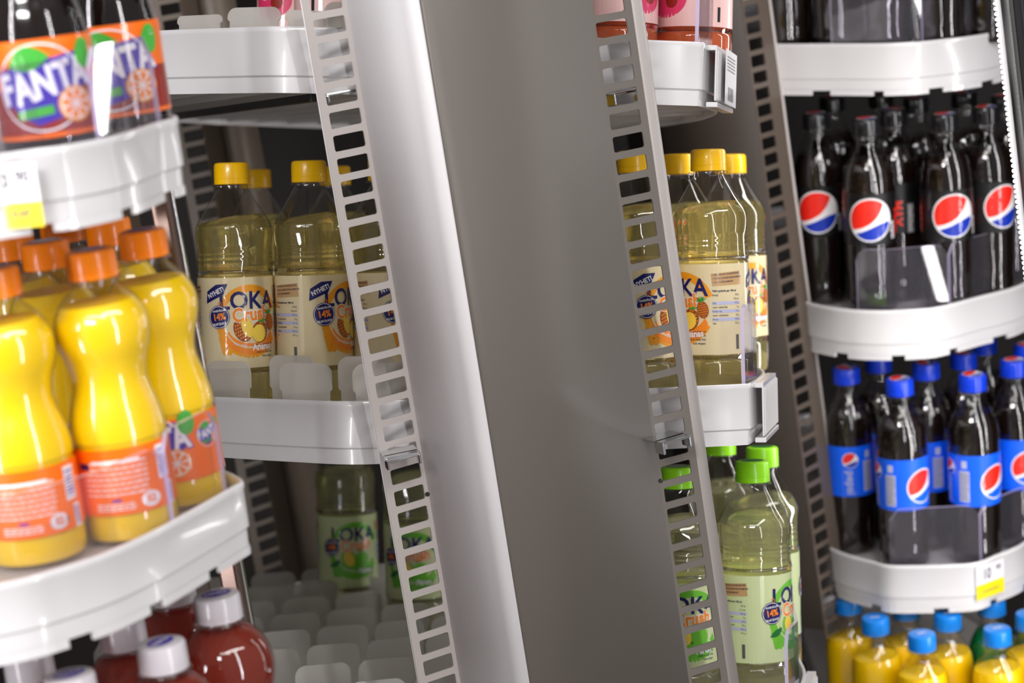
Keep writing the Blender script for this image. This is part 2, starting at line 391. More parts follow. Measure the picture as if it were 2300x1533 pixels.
def loka_logo(A, x, y, kind):
    g = kind == 'green'
    sw = 'lime' if g else 'ochre'
    A.arc(x + 4, y - 1, 29, 30, 6.5, sw, 1, 20, 330); A.arc(x + 3, y, 22, 23, 1.2, 'palegreen' if g else 'cream', 3, 60, 300)
    A.ell(x + 5, y - 15, 22, 13, 'lime' if g else 'crush', 2)
    A.ell(x + 5, y - 5, 20, 14, 'palegreen' if g else 'cream', 3)
    for i in range(3): drop(A, x - 18 + i * 2, y - 26 + (i == 1) * 3, 15 - 3 * i, 2.2, 22 + 12 * i, sw, 3)
    # big word
    A.text('LOKA', x + 2.5, y + 15.5, 20, 'navy', 5, bold=.4, sx=.93)
    if not g: A.poly([(x - 34, y + 14), (x - 18, y + 21), (x - 14, y + 30), (x - 24, y + 29.5), (x - 33, y + 24)], 'navy', 4)
    if not g: A.text('NYHET!', x - 24.5, y + 22.8, 5.4, 'white', 6, rot=24, bold=.16, sx=.85)
    A.text('Crush', x + 5, y + 4.5, 15.5, 'white', 6, rot=4, bold=1.1, sx=.84); A.text('Crush', x + 5, y + 4.5, 15.5, 'crush', 7, rot=4, bold=.5, sx=.84)
    if g:
        A.ell(x - 3, y - 10, 8, 11, 'lime', 5, 20); A.ell(x - 3, y - 9, 5.5, 8, 'yellowfruit', 6, 20)
        A.ell(x + 10, y - 12, 8, 10, 'lime', 5, -20); leaf(A, x + 6, y - 2, 12, 3, 30, 'dark_green', 6); leaf(A, x - 12, y - 10, 14, 3.5, 210, 'dark_green', 5)
    else:
        pineapple(A, x - 3, y - 8, 7, 10, 22, 5, False); A.ell(x + 1, y - 6, 4.6, 8.5, 'yellowfruit', 7, 18)
        pineapple(A, x + 12, y - 10, 7.5, 9, -10, 5, True); A.ell(x + 11, y - 11, 6.2, 7.2, 'yellowfruit', 8, -10)
        pineapple(A, x + 23, y - 2, 4.8, 7, 10, 8, True)
    A.text('Päron' if g else 'Ananas', x + 14, y - 22, 7.5, 'white', 9, rot=4, bold=.22, sx=.85)
    A.text('MED SMAK AV', x - 3, y - 20.5, 2.4, 'white', 7, rot=-12)
    A.ell(x - 22, y + 3, 9, 9.5, 'navy', 8); A.arc(x - 22, y + 3, 8.4, 8.9, .4, 'white', 9)
    A.text('14%', x - 22, y + 3, 7.6, 'crush', 9, rot=8, bold=.28, sx=.85)
    A.text('INNEHÅLLER', x - 22, y + 8.2, 2.2, 'white', 9, rot=8, bold=.05, sx=.9); A.text('FRUKTJUICE', x - 22, y - 2.6, 2.5, 'white', 9, rot=8, bold=.06, sx=.9)
    A.arc(x - 21, y + 13.4, 1.6, 2.2, .5, 'crush', 8)

def loka_label(kind, prof):
    A = Art(); base = 'palegreen' if kind == 'green' else ('palepink' if kind == 'pink' else 'cream')
    v0, v1 = 37, 111; c = math.pi * 2 * 31.68
    for x in (0, -c / 2):
        loka_logo(A, x, 76, kind)
    for x in (43, 43 - c / 2 if kind != 'x' else 0):
        if kind == 'green': nutrition(A, x, 72, '87 kJ', '21 kcal', '5,0 g')
        else: nutrition(A, x, 72, '84 kJ', '20 kcal', '5,1 g')
        A.rect(x + 9.5, 47, 2.8, 12, 'grey', 3)
        for i, t in enumerate(('läsk- och fruktdryck', 'med juice och', 'smak av frukt från', 'hela skogen.')):
            A.text(t, x - 18, 56 - i * 3.2, 2.3, 'text', 3, align='RIGHT', shear=.2, bold=.03)
    me = A.mesh('label', wrap(prof), base=[(base, -c / 2, c / 2, v0, v1, 56, 4)])
    me.materials[A.mats.index(base)] = clear('label_film_' + base, (1, 1, .9, 1), M[base].node_tree.nodes['Principled BSDF'].inputs[0].default_value[:], .9, 1.4, .1, tl_fac=.12)
    return me

# ---------------------------------------------------------------- bottles
PR = {}
PR['loka'] = [(0, 3), (14, 4), (24, 1), (29, 2), (31.5, 7), (32, 12), (32, 36), (31.6, 38), (31.6, 111), (32, 114), (31.2, 121), (31.2, 125), (30.9, 127), (31.2, 129), (30.9, 131), (31.2, 133), (31, 135), (31.5, 139), (32, 146), (31.3, 152), (29.2, 157), (26.5, 161.5), (21.5, 169), (16.6, 177), (13.4, 182.5), (12.6, 185.5), (12.6, 187.3)]
PR['fanta'] = [(0, 3), (16, 4), (24, 1), (28, 4), (29, 10), (29, 17), (28.8, 60), (29.3, 64), (28.8, 72), (26.5, 83), (23.3, 94), (22.6, 102), (24.2, 111), (27.6, 121), (28.7, 130), (27.6, 138), (23, 147), (17, 153.5), (13.4, 157), (12.6, 160), (12.6, 162)]
PR['dark_soda'] = [(0, 3), (16, 4), (24, 1), (28, 4), (29, 8), (28.8, 10), (28.8, 64), (29.3, 67), (28.8, 72), (26.5, 85), (23.3, 96), (22.6, 102), (24.2, 111), (27.6, 121), (28.7, 130), (27.6, 138), (23, 147), (17, 153.5), (13.4, 157), (12.6, 160), (12.6, 162)]
PR['pepsi'] = [(0, 3), (14, 4), (22, 1), (26, 4), (27, 10), (26.2, 22), (27, 40), (27, 70), (27.2, 95), (27.2, 120), (27.2, 128), (26.4, 138), (23.8, 150), (18.5, 162), (14, 170), (12, 175), (12, 183)]
PR['berry'] = [(0, 3), (16, 4), (24, 1), (28, 4), (29, 10), (29, 50), (27, 66), (22, 82), (22, 96), (26, 106), (29, 117), (30.5, 127), (29.5, 137), (26, 146), (20, 153.5), (14, 158), (12.6, 160), (12.6, 162)]
PR['sunny'] = [(0, 3), (14, 4), (22, 1), (25, 4), (26, 10), (26, 100), (26.4, 125), (26.5, 138), (25.5, 150), (22, 160), (16.5, 168), (12.6, 173), (12, 176), (12, 183)]

for k_ in ('fanta', 'dark_soda', 'berry'): PR[k_] = [(r, z * .98) for r, z in PR[k_]]
PR['loka'] = [(r * .99, z) for r, z in PR['loka']]
for k_ in ('pepsi', 'sunny'): PR[k_] = [(r, z if z < 5 else z + 6) for r, z in PR[k_]]
def shift_label(z): return z

def build_cap(prefix, z0, h, r, mat, logo, root):
    prof = [(r * .97, z0), (r, z0 + .4), (r, z0 + h * .24), (r * .985, z0 + h * .25), (r * .985, z0 + h * .27), (r, z0 + h * .28), (r * .985, z0 + h * .86), (r * .93, z0 + h * .96), (r * .8, z0 + h), (0, z0 + h)]
    prof = [(a / 1000, b / 1000) for a, b in prof]
    def rf(a, z): return 1 - (0.012 if (int(a / (2 * math.pi) * 120 + .5) % 2) and z > (z0 + h * .3) / 1000 and z < (z0 + h * .9) / 1000 else 0)
    bm = lathe_bm(prof, 120, rfun=rf)
    f = from_bm('cap', bm, mat, root, auto=35)
    if logo:
        A = Art(); logo(A)
        me = A.mesh('cap_logo', lambda u, v, off: Vector((u / 1000, v / 1000, (z0 + h + .08) / 1000 + off / 1000)), step=0)
        o = link('cap_logo', me, None, f, False)
def make_bottle(kind, prof, capmat, caph, capr, liqmat, fill, labelmesh, name, logo=None, g=(0, 0, 1), ring=True):
    """prototype with parts; g: world up in the bottle's tray frame"""
    root = empty(name)
    k = smooth_profile(prof, 4) if kind != 'loka' else smooth_profile(prof, 3)
    k = [(max(r, 0), z) for r, z in k]; k[0] = (0, prof[0][1])
    ph = 0.0
    def rf(a, z):
        if kind == 'loka' and z > .136 and z < .185: return 1 + .012 * math.cos(a * 10)
        return 1
    bm = lathe_bm([(r / 1000, z / 1000) for r, z in k], 60, rfun=rf)
    from_bm('bottle_body', bm, M['pet'], root, smooth=True)
    if ring:
        zt = prof[-1][1]
        bm = lathe_bm([((capr - 1) / 1000 * .9, (zt - 2.2) / 1000), ((capr + 1.4) / 1000, (zt - 2) / 1000), ((capr + 1.4) / 1000, (zt - 1) / 1000), ((capr - 1) / 1000 * .9, (zt - .8) / 1000)], 40)
        from_bm('neck_ring', bm, M['pet'], root, smooth=True)
    # liquid, cut level with the ground
    lp = [(max(r - .9, 0), max(z, prof[0][1] + .8)) for r, z in k]; lp[0] = (0, prof[0][1] + .8); lp.append((0, k[-1][1]))
    bm = lathe_bm([(r / 1000, z / 1000) for r, z in lp], 48)
    bmesh.ops.bisect_plane(bm, geom=bm.verts[:] + bm.edges[:] + bm.faces[:], plane_co=(0, 0, fill / 1000), plane_no=g, clear_outer=True)
    bmesh.ops.holes_fill(bm, edges=[e for e in bm.edges if e.is_boundary], sides=0)
    lq = from_bm('drink', bm, liqmat, root, auto=50)
    build_cap(kind, prof[-1][1] - .4, caph, capr, capmat, logo, root)
    if labelmesh:
        o = bpy.data.objects.new('label', labelmesh); COL.objects.link(o); o.parent = root
    return root
USED = set(); STAND = []
def put(proto, base, n, face, label, group, cat='bottle'):
    src = proto
    if src.name in USED:
        r = src.copy(); COL.objects.link(r)
        for ch in src.children:
            c = ch.copy(); COL.objects.link(c); c.parent = r
            for g2 in ch.children:
                d = g2.copy(); COL.objects.link(d); d.parent = c
    else:
        r = src; USED.add(src.name)
    x = Vector((1, 0, 0)); x = (x - n * x.dot(n)).normalized(); y = n.cross(x)
    Rm = Matrix((x, y, n)).transposed().to_4x4()
    mw = Matrix.Translation(base) @ Rm @ Matrix.Rotation(rad(face), 4, 'Z')
    r.matrix_world = mw
    for ch in r.children:
        if ch.name.startswith('drink'): ch.rotation_euler = (0, 0, -rad(face))
    STAND.append([r, n]); tag(r, label, cat, group); return r
def gvec(n):
    x = Vector((1, 0, 0)); x = (x - n * x.dot(n)).normalized(); y = n.cross(x)
    return (x.z, y.z, n.z)
def solve(o, n, df, h, px, py):
    d = D(px, py); Z = ((o - CAMP).dot(n) - df + h) / d.dot(n); return CAMP + Z * d - h * n

# ---------------------------------------------------------------- trays
def tframe(o, n):
    x = Vector((1, 0, 0)); x = (x - n * x.dot(n)).normalized(); y = n.cross(x)
    Mx = Matrix((x, y, n)).transposed().to_4x4(); Mx.translation = o; return Mx
def resample(pts, closed_k=6):
    n = len(pts); out = []
    for i in range(n):
        p0, p1, p2, p3 = pts[i - 1], pts[i], pts[(i + 1) % n], pts[(i + 2) % n]
        for j in range(closed_k):
            t = j / closed_k
            # centripetal-ish: limit overshoot with half tension
            def cr(a, b, c, d): 
                m1 = (c - a) * .5 * .8; m2 = (d - b) * .5 * .8
                return (2 * t ** 3 - 3 * t ** 2 + 1) * b + (t ** 3 - 2 * t ** 2 + t) * m1 + (-2 * t ** 3 + 3 * t ** 2) * c + (t ** 3 - t ** 2) * m2
            out.append((cr(p0[0], p1[0], p2[0], p3[0]), cr(p0[1], p1[1], p2[1], p3[1])))
    return out
def offset(loop, d):
    n = len(loop); out = []
    for i in range(n):
        a, b = Vector(loop[i - 1]), Vector(loop[(i + 1) % n]); t = (b - a); 
        if t.length < 1e-9: out.append(loop[i]); continue
        t.normalize(); out.append((loop[i][0] + t.y * d, loop[i][1] - t.x * d))
    return out   # positive = outward for a counter-clockwise loop
def make_tray(o, n, worldxy, label, group, df=.014, rim=.049, teeth=True, ribdir=None, holes=(), cat='shelf tray'):
    """worldxy: outline points on the tray plane (world), counter-clockwise seen from above"""
    Mx = tframe(o, n); inv = Mx.inverted()
    root = empty('shelf_tray', Mx); tag(root, label, cat, group)
    L = []
    for q in worldxy:
        if len(q) == 2: q = Vector((q[0], q[1], o.z - ((q[0] - o.x) * n.x + (q[1] - o.y) * n.y) / n.z))
        l = inv @ q; L.append((l.x, l.y))
    loop = resample(L)
    prof = [(-.0028, -df + .002), (-.0028, -.001), (-.002, 0), (0, 0), (.0006, -.001), (.0006, -.004), (0, -.005), (0, -rim + .013), (-.0016, -rim + .0115), (-.0020, -rim), (-.0045, -rim), (-.0048, -df - .002)]
    bm = bmesh.new(); rings = []
    for d, z in prof: rings.append([bm.verts.new((x, y, z)) for x, y in offset(loop, d)])
    N_ = len(loop)
    for a, b in zip(rings, rings[1:]):
        for i in range(N_):
            j = (i + 1) % N_; bm.faces.new((a[i], a[j], b[j], b[i]))
    if teeth:
        lo = offset(loop, -.0012); li = offset(loop, -.004)
        acc = 0; on = True; nxt = .026
        for i in range(N_):
            j = (i + 1) % N_; seg = (Vector(loop[j]) - Vector(loop[i])).length
            if on:
                z0, z1 = -rim + .0005, -rim - .0048
                vs = [bm.verts.new((p[0], p[1], z)) for z in (z0, z1) for p in (lo[i], lo[j], li[j], li[i])]
                for f in ((0, 1, 5, 4), (1, 2, 6, 5), (2, 3, 7, 6), (3, 0, 4, 7), (4, 5, 6, 7)): bm.faces.new([vs[k] for k in f])
            acc += seg
            if acc > nxt: on = not on; acc = 0; nxt = .044 if on else .011
    from_bm('rim', bm, M['tray'], root, auto=40)
    bm = bmesh.new()
    fl = offset(loop, -.0035)
    t = [bm.verts.new((x, y, -df)) for x, y in fl]; b = [bm.verts.new((x, y, -df - .003)) for x, y in fl]
    bm.faces.new(t); bm.faces.new(b[::-1])
    for i in range(N_): bm.faces.new((t[i], b[i], b[(i + 1) % N_], t[(i + 1) % N_]))
    # ribs under the floor
    ang = rad(ribdir if ribdir is not None else 90); rd = Vector((math.cos(ang), math.sin(ang))); rp = Vector((-rd.y, rd.x))
    ss = [Vector(p).dot(rp) for p in fl]; s = min(ss) + .02
    while s < max(ss) - .015:
        ts = []
        for i in range(N_):
            a, c = Vector(fl[i]), Vector(fl[(i + 1) % N_]); sa, sc = a.dot(rp) - s, c.dot(rp) - s
            if sa * sc < 0: k = sa / (sa - sc); ts.append((a + (c - a) * k).dot(rd))
        if len(ts) >= 2:
            t0, t1 = min(ts) + .003, max(ts) - .003; mid = rd * ((t0 + t1) / 2) + rp * s
            add_box(bm, (0, 0, 0), (t1 - t0, .0022, .026), Matrix.Translation((mid.x, mid.y, -df - .0155)) @ Matrix.Rotation(ang, 4, 'Z'))
        s += .034
    from_bm('floor', bm, M['tray_floor'], root)
    root['n'] = 0
    del root['n']
    return root, Mx, loop
def add_guard(root, Mx, pts, h, z0=-.03, th=.003, drop=0.0, radius=.012):
    """clear front guard standing inside the rim; pts world points on tray plane (polyline)"""
    inv = Mx.inverted(); q = [inv @ p for p in pts]; q = [(a.x, a.y) for a in q]
    # dense polyline
    d = []
    for (ax, ay), (bx, by) in zip(q, q[1:]):
        for j in range(10): d.append((ax + (bx - ax) * j / 10, ay + (by - ay) * j / 10))
    d.append(q[-1])
    acc = [0]
    for a, b in zip(d, d[1:]): acc.append(acc[-1] + math.hypot(b[0] - a[0], b[1] - a[1]))
    tot = acc[-1]
    # extra samples near the ends for the rounded corners
    bm = bmesh.new(); cols = []
    for i, (p, s) in enumerate(zip(d, acc)):
        e = min(s, tot - s); top = h
        if e < radius: top = h - radius + math.sqrt(max(radius ** 2 - (radius - e) ** 2, 0))
        a = d[max(i - 1, 0)]; b = d[min(i + 1, len(d) - 1)]; t = Vector((b[0] - a[0], b[1] - a[1])).normalized(); nx, ny = t.y, -t.x
        cols.append([bm.verts.new((p[0] + nx * o_, p[1] + ny * o_, z)) for o_, z in ((0, z0), (0, top), (-th, top), (-th, z0))])
    for a, b in zip(cols, cols[1:]):
        for k in range(4):
            f = bm.faces.new((a[k], b[k], b[(k + 1) % 4], a[(k + 1) % 4])); f.material_index = 1 if k == 1 else 0
    f = bm.faces.new(cols[0]); f.material_index = 1; f = bm.faces.new(cols[-1][::-1]); f.material_index = 1
    o = from_bm('front_guard', bm, [M['guard'], M['guard_edge']], root); o['label'] = 'clear plastic front guard'
    return o
def tag_plate(root, Mx, p0, p1, ztop, zbot, art, out=.0022, name='price_tag', label='white paper price tag'):
    """flat tag on the rim between two world points"""
    inv = Mx.inverted(); a, b = inv @ p0, inv @ p1
    d = Vector((b.x - a.x, b.y - a.y, 0)); w = d.length; d.normalize(); nn = Vector((d.y, -d.x, 0))
    A = Art(); art(A, w * 1000, (ztop - zbot) * 1000)
    def fun(u, v, off):
        return Vector((a.x, a.y, 0)) + d * (u / 1000) + nn * (out + off / 1000) + Vector((0, 0, zbot + v / 1000))
    me = A.mesh('price_tag', fun, step=0)
    o = link(name, me, None, root, False); o['label'] = label
    return o
_fin = {}
def inside(p, poly):
    c_ = False
    for i in range(len(poly)):
        (x1, y1), (x2, y2) = poly[i - 1], poly[i]
        if (y1 > p[1]) != (y2 > p[1]) and p[0] < (x2 - x1) * (p[1] - y1) / (y2 - y1) + x1: c_ = not c_
    return c_
def fins(root, Mx, org, e1, e2, rows, cols, pitch, row_pitch, h=.045, w=.048, df=.014, loop=None, w_in=.024):
    bm = bmesh.new(); r = .009; pts = []
    if h < .034: r = min(r, h - .0255)
    for cx, cz, a0 in ((w / 2 - r, h - r, 0), (-w / 2 + r, h - r, 90)):
        for i in range(7):
            a = rad(a0 + 15 * i); pts.append((cx + r * math.cos(a), cz + r * math.sin(a)))
    pts += [(-w / 2, .0245), (-w / 2 + .0022, .0225), (-w / 2 + .0022, 0), (w / 2 - .0022, 0), (w / 2 - .0022, .0225), (w / 2, .0245)]
    f0 = [bm.verts.new((x, -.0006, z)) for x, z in pts]; f1 = [bm.verts.new((x, .0006, z)) for x, z in pts]
    bm.faces.new(f0); bm.faces.new(f1[::-1])
    for i in range(len(pts)): bm.faces.new((f0[i], f1[i], f1[(i + 1) % len(pts)], f0[(i + 1) % len(pts)]))
    me = None
    inv = Mx.inverted(); rot = inv.to_3x3() @ Vector((e1[0], e1[1], 0)); ang = math.atan2(rot.y, rot.x)
    first = from_bm('divider_fin', bm, M['fin'], root); me = first.data; used = False
    for r_ in rows:
        for c_ in cols:
            s = (c_ + (.5 if r_ % 2 else 0)) * pitch; t = r_ * row_pitch
            wx = org[0] + e1[0] * s + e2[0] * t; wy = org[1] + e1[1] * s + e2[1] * t
            o, n = Mx.translation, Mx.to_3x3() @ Vector((0, 0, 1))
            wz = o.z - ((wx - o.x) * n.x + (wy - o.y) * n.y) / n.z
            l = inv @ Vector((wx, wy, wz))
            if loop and not all(inside((l.x + q_ * math.cos(ang), l.y + q_ * math.sin(ang)), loop) for q_ in (-w_in - .003, w_in + .003)): continue
            ob = first if not used else first.copy()
            if used: COL.objects.link(ob)
            used = True
            ob.parent = root; ob.location = (l.x, l.y, -df); ob.rotation_euler = (0, 0, ang)

# ======================================================================= SETTING
def struct(name, bm, mat): 
    o = from_bm(name, bm, mat); o['kind'] = 'structure'; return o
bm = bmesh.new(); add_box(bm, (0.1, 3.05, 1.2), (3.2, .06, 2.4)); struct('wall_back', bm, M['dark'])
bm = bmesh.new(); add_box(bm, (-0.95, 2.2, 1.2), (.05, 1.64, 2.4)); struct('wall_left', bm, M['dark'])  # unseen left side, added to keep light out of the interior
bm = bmesh.new(); add_box(bm, (1.35, 2.5, 1.2), (.05, 1.04, 2.4)); struct('wall_right', bm, M['dark'])
bm = bmesh.new(); add_box(bm, (0.2, 2.2, 1.93), (2.4, 1.7, .05)); struct('ceiling', bm, M['dark'])  # unseen cabinet roof, added to keep the interior dark
bm = bmesh.new(); add_box(bm, (0, 1.2, -.03), (7, 6, .06)); struct('floor', bm, pbr('shop_floor_tiles', srgb(170, 165, 158), .3, noise=.06, nscale=6))

# ======================================================================= PERFORATED COLUMNS
def slotted(p0, p1, zlo, zhi, s0, s1, zref, pitch, hh, mat, name, parent, th=.0015, holes=()):
    """vertical sheet from p0 to p1 (xy) with a ladder of slots between s0 and s1"""
    d = Vector((p1[0] - p0[0], p1[1] - p0[1])); W_ = d.length; d.normalize()
    k0 = math.floor((zlo - zref) / pitch); k1 = math.ceil((zhi - zref) / pitch)
    bm = bmesh.new(); mp = {}
    def V(s, z):
        key = (round(s, 6), round(z, 6))
        if key not in mp: mp[key] = bm.verts.new((p0[0] + d.x * s, p0[1] + d.y * s, z))
        return mp[key]
    r = .0016; ma, mb = max(s0 - .004, .0004), min(s1 + .004, W_ - .0004)
    for k in range(k0, k1 + 1):
        zc = zref + k * pitch; a, b = zc - pitch / 2, zc + pitch / 2
        bm.faces.new((V(0, a), V(ma, a), V(ma, b), V(0, b))); bm.faces.new((V(mb, a), V(W_, a), V(W_, b), V(mb, b)))
        inner = []
        for cx, cz, a0 in ((s1 - r, zc + hh / 2 - r, 0), (s0 + r, zc + hh / 2 - r, 90), (s0 + r, zc - hh / 2 + r, 180), (s1 - r, zc - hh / 2 + r, 270)):
            inner.append([V(cx + r * math.cos(rad(a0 + 30 * i)), cz + r * math.sin(rad(a0 + 30 * i))) for i in range(4)])
        outer = [V(mb, b), V(ma, b), V(ma, a), V(mb, a)]
        for i in range(4):
            for j in range(3): bm.faces.new((outer[i], inner[i][j + 1], inner[i][j]))
            n_ = (i + 1) % 4; bm.faces.new((outer[i], outer[n_], inner[n_][0], inner[i][3]))
    bmesh.ops.recalc_face_normals(bm, faces=bm.faces[:])
    me = bpy.data.meshes.new(name); bm.to_mesh(me); bm.free()
    o = link(name, me, mat, parent, False); so = o.modifiers.new('sheet', 'SOLIDIFY'); so.thickness = th; so.offset = 0
    return o
def sheet(pts, zlo, zhi, mat, name, parent, th=.0015):
    bm = bmesh.new(); a = [bm.verts.new((x, y, zlo)) for x, y in pts]; b = [bm.verts.new((x, y, zhi)) for x, y in pts]
    for i in range(len(pts) - 1): bm.faces.new((a[i], a[i + 1], b[i + 1], b[i]))
    me = bpy.data.meshes.new(name); bm.to_mesh(me); bm.free()
    o = link(name, me, mat, parent, True); so = o.modifiers.new('sheet', 'SOLIDIFY'); so.thickness = th; so.offset = 0
    try: me.set_sharp_from_angle(angle=rad(30))
    except Exception: pass
    return o
ZLO, ZHI = .70, 1.88
def arcxy(c, r, a0, a1, n=7): return [(c[0] + r * math.cos(rad(a0 + (a1 - a0) * i / n)), c[1] + r * math.sin(rad(a0 + (a1 - a0) * i / n))) for i in range(n + 1)]

colr = empty('perforated_column'); tag(colr, 'wide grey steel column with two ladders of slots and a side strip whitened for the light on it, in the middle', 'column')
A0 = col_at(808, 1.632); A1 = col_at(906, 1.650); A2 = col_at(1052, 1.598); A3 = col_at(1526, 1.668)
# slot ladders
fl_d = Vector((A1[0] - A0[0], A1[1] - A0[1])).length
slotted(A0, A1, ZLO, ZHI, .0062, .0062 + .0255, z_at(770, 207, 1.635), .0171, .0118, M['steel'], 'slotted_flange', colr)
# folded edge on the far left of the flange
sheet([A0, (A0[0] + .0008, A0[1] + .012)], ZLO, ZHI, M['strip'], 'folded_edge', colr)
def lerp(a, b, t): return (a[0] + (b[0] - a[0]) * t, a[1] + (b[1] - a[1]) * t)
# strip with rounded bend into the panel
bend = []
for i in range(9):
    t = i / 8; u = (1 - t); q0 = lerp(A1, A2, .86); q1 = lerp(A2, A3, .085)
    bend.append((u * u * q0[0] + 2 * u * t * A2[0] + t * t * q1[0], u * u * q0[1] + 2 * u * t * A2[1] + t * t * q1[1]))
sheet([A1, lerp(A1, A2, .78), lerp(A1, A2, .82)] + bend[:6], ZLO, ZHI, M['strip'], 'side_strip', colr)['label'] = 'side strip whitened for the light on it'
HF_ = .80
plen = Vector((A3[0] - bend[5][0], A3[1] - bend[5][1])).length
sheet(bend[5:] + [lerp(A2, A3, .10), lerp(A2, A3, .12), lerp(A2, A3, HF_)], ZLO, ZHI, M['panel'], 'cover_panel', colr)
half = lerp(A2, A3, HF_); hl = Vector((A3[0] - half[0], A3[1] - half[1])).length
slotted(half, A3, ZLO, ZHI, hl - .006 - .0255, hl - .006, z_at(1402, 207, 1.66), .01705, .0117, M['panel'], 'slotted_panel', colr)
dv = Vector((A3[0] - half[0], A3[1] - half[1])).normalized(); nv = Vector((-dv.y, dv.x))
lip = [A3]
rr = .0135
for i in range(1, 8):
    a = rad(62 * i / 7); lip.append((A3[0] + dv.x * rr * math.sin(a) + nv.x * rr * (1 - math.cos(a)), A3[1] + dv.y * rr * math.sin(a) + nv.y * rr * (1 - math.cos(a))))
lip.append((lip[-1][0] + .0016, lip[-1][1] + .016))
sheet(lip, ZLO, ZHI, M['steel'], 'rounded_lip', colr)  # grey lighter than the panel puts the light on the bend into colour
# small dark discs standing in for bolt holes beside the slots
for px, py, Z in ((840, 358, 1.640), (960, 1110, 1.642), (1380, 353, 1.632), (1484, 1080, 1.652)):
    bm = bmesh.new(); q = P(px, py, Z - .003)
    bmesh.ops.create_cone(bm, cap_ends=True, segments=16, radius1=.0019, radius2=.0015, depth=.0016, matrix=Matrix.Translation(q) @ Matrix.Rotation(rad(90), 4, 'X'))
    from_bm('bolt_hole_disc', bm, M['cap_yellow'] if False else M['beam'], colr, auto=40)

colf = empty('perforated_column'); tag(colf, 'dim slotted steel upright at the back of the dark middle unit', 'column')
B0 = col_at(478, 2.38); B1 = col_at(478 + 104, 2.42)
slotted(B0, B1, ZLO, ZHI, .0105, .0105 + .0255, z_at(594, 1064, 2.40), .0171, .0118, M['brown_far'], 'slotted_flange', colf)
sheet([B1, (B1[0] + .012, B1[1] - .03), (B1[0] + .04, B1[1] + .0)], ZLO, ZHI, M['brown_far'], 'side_strip', colf)
sheet([B0, (B0[0] + .001, B0[1] + .012)], ZLO, ZHI, M['brown_far'], 'folded_edge', colf)

colp = empty('perforated_column'); tag(colp, 'dark taupe slotted upright left of the cola shelves, behind the tall clear bottle', 'column')
C0 = col_at(1560, 2.36); C1 = col_at(1765, 2.285); C2 = col_at(1826, 2.325)
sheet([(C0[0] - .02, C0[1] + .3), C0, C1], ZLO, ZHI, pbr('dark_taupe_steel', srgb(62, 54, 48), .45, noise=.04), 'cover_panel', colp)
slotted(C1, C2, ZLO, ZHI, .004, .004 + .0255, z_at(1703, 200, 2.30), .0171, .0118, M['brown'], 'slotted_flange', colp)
sheet([C2, (C2[0] + .003, C2[1] + .004), (C2[0] + .0035, C2[1] + .03)], ZLO, ZHI, M['steel'], 'folded_edge', colp)

postr = empty('steel_post'); tag(postr, 'narrow brown metallic post behind the orange soda bottles at left', 'post')
q0 = col_at(395, 1.50); q1 = col_at(443, 1.515)
bm = bmesh.new(); add_box(bm, (0, 0, (ZLO + ZHI) / 2), (.0145, .010, ZHI - ZLO), Matrix.Translation(((q0[0] + q1[0]) / 2, (q0[1] + q1[1]) / 2, 0)) @ Matrix.Rotation(rad(-14), 4, 'Z'))
o = from_bm('post_profile', bm, M['post'], postr); bevel_mod(o, .0025, 3)
sheet([(q1[0] + .0010, q1[1] + .001), (q1[0] + .0012, q1[1] + .012)], ZLO, ZHI, M['chrome'], 'edge_trim', postr)
bm = bmesh.new(); add_box(bm, (q0[0] - .022, q0[1] + .02, 1.29), (.02, .004, 1.18)); from_bm('rear_flange', bm, M['brown'], postr)

# ======================================================================= TRAYS
# --- left unit
nF = NRM(2, 0); oF2 = P(240, 1240, 1.24); oF1 = P(240, 308, 1.22); oF3 = oF2 - Vector((0, 0, .235))
def outF(o, px):
    front = [hit(o, nF, *q) for q in px]
    return [(-.56, 1.30), (-.50, 1.17), (-.40, 1.145)] + front + [(-.188, 1.352), (-.212, 1.40), (-.262, 1.54), (-.60, 1.57)]
pxF2 = [(0, 1310), (130, 1277), (240, 1240), (350, 1190), (450, 1135), (520, 1095), (545, 1079)]
pxF1 = [(0, 345), (130, 328), (240, 308), (300, 292), (350, 275), (397, 262)]
trF2, MxF2, _ = make_tray(oF2, nF, outF(oF2, pxF2), 'white bowed plastic tray under the yellow orange soda bottles', 'white trays of the left unit', df=.012, rim=.042)
o1 = outF(oF1, pxF1)
trF1, MxF1, _ = make_tray(oF1, nF, o1, 'white bowed plastic tray under the dark bottles, with a yellow and white price tag', 'white trays of the left unit', df=.012, rim=.042)
trF3, MxF3, _ = make_tray(oF3, nF, [(-.56, 1.30), (-.50, 1.17), (-.40, 1.145)] + [(p.x, p.y) for p in [hit(oF2, nF, *q) for q in pxF2]] + [(-.188, 1.352), (-.212, 1.40), (-.262, 1.54), (-.60, 1.57)], 'white plastic tray far below, under the red bottles with pale caps', 'white trays of the left unit', df=.012, rim=.042)
def ins(pts, o, d): # move toward the back a little
    return [p + Vector((-.3 * d, d, 0)) for p in pts]
add_guard(trF1, MxF1, [hit(oF1, nF, 236, 309) + Vector((-.003, .006, 0)), hit(oF1, nF, 375, 268) + Vector((-.004, .004, 0))], .0505, z0=-.02)
add_guard(trF1, MxF1, [hit(oF1, nF, -200, 350) + Vector((0, .008, 0)), hit(oF1, nF, 60, 335) + Vector((-.002, .008, 0)), hit(oF1, nF, 234, 310) + Vector((-.003, .006, 0))], .046, z0=-.02)
add_guard(trF2, MxF2, [hit(oF2, nF, -300, 1380) + Vector((0, .008, 0)), hit(oF2, nF, 0, 1310) + Vector((0, .008, 0)), hit(oF2, nF, 240, 1240) + Vector((-.002, .007, 0)), hit(oF2, nF, 398, 1166) + Vector((-.003, .006, 0))], .045, z0=-.02)
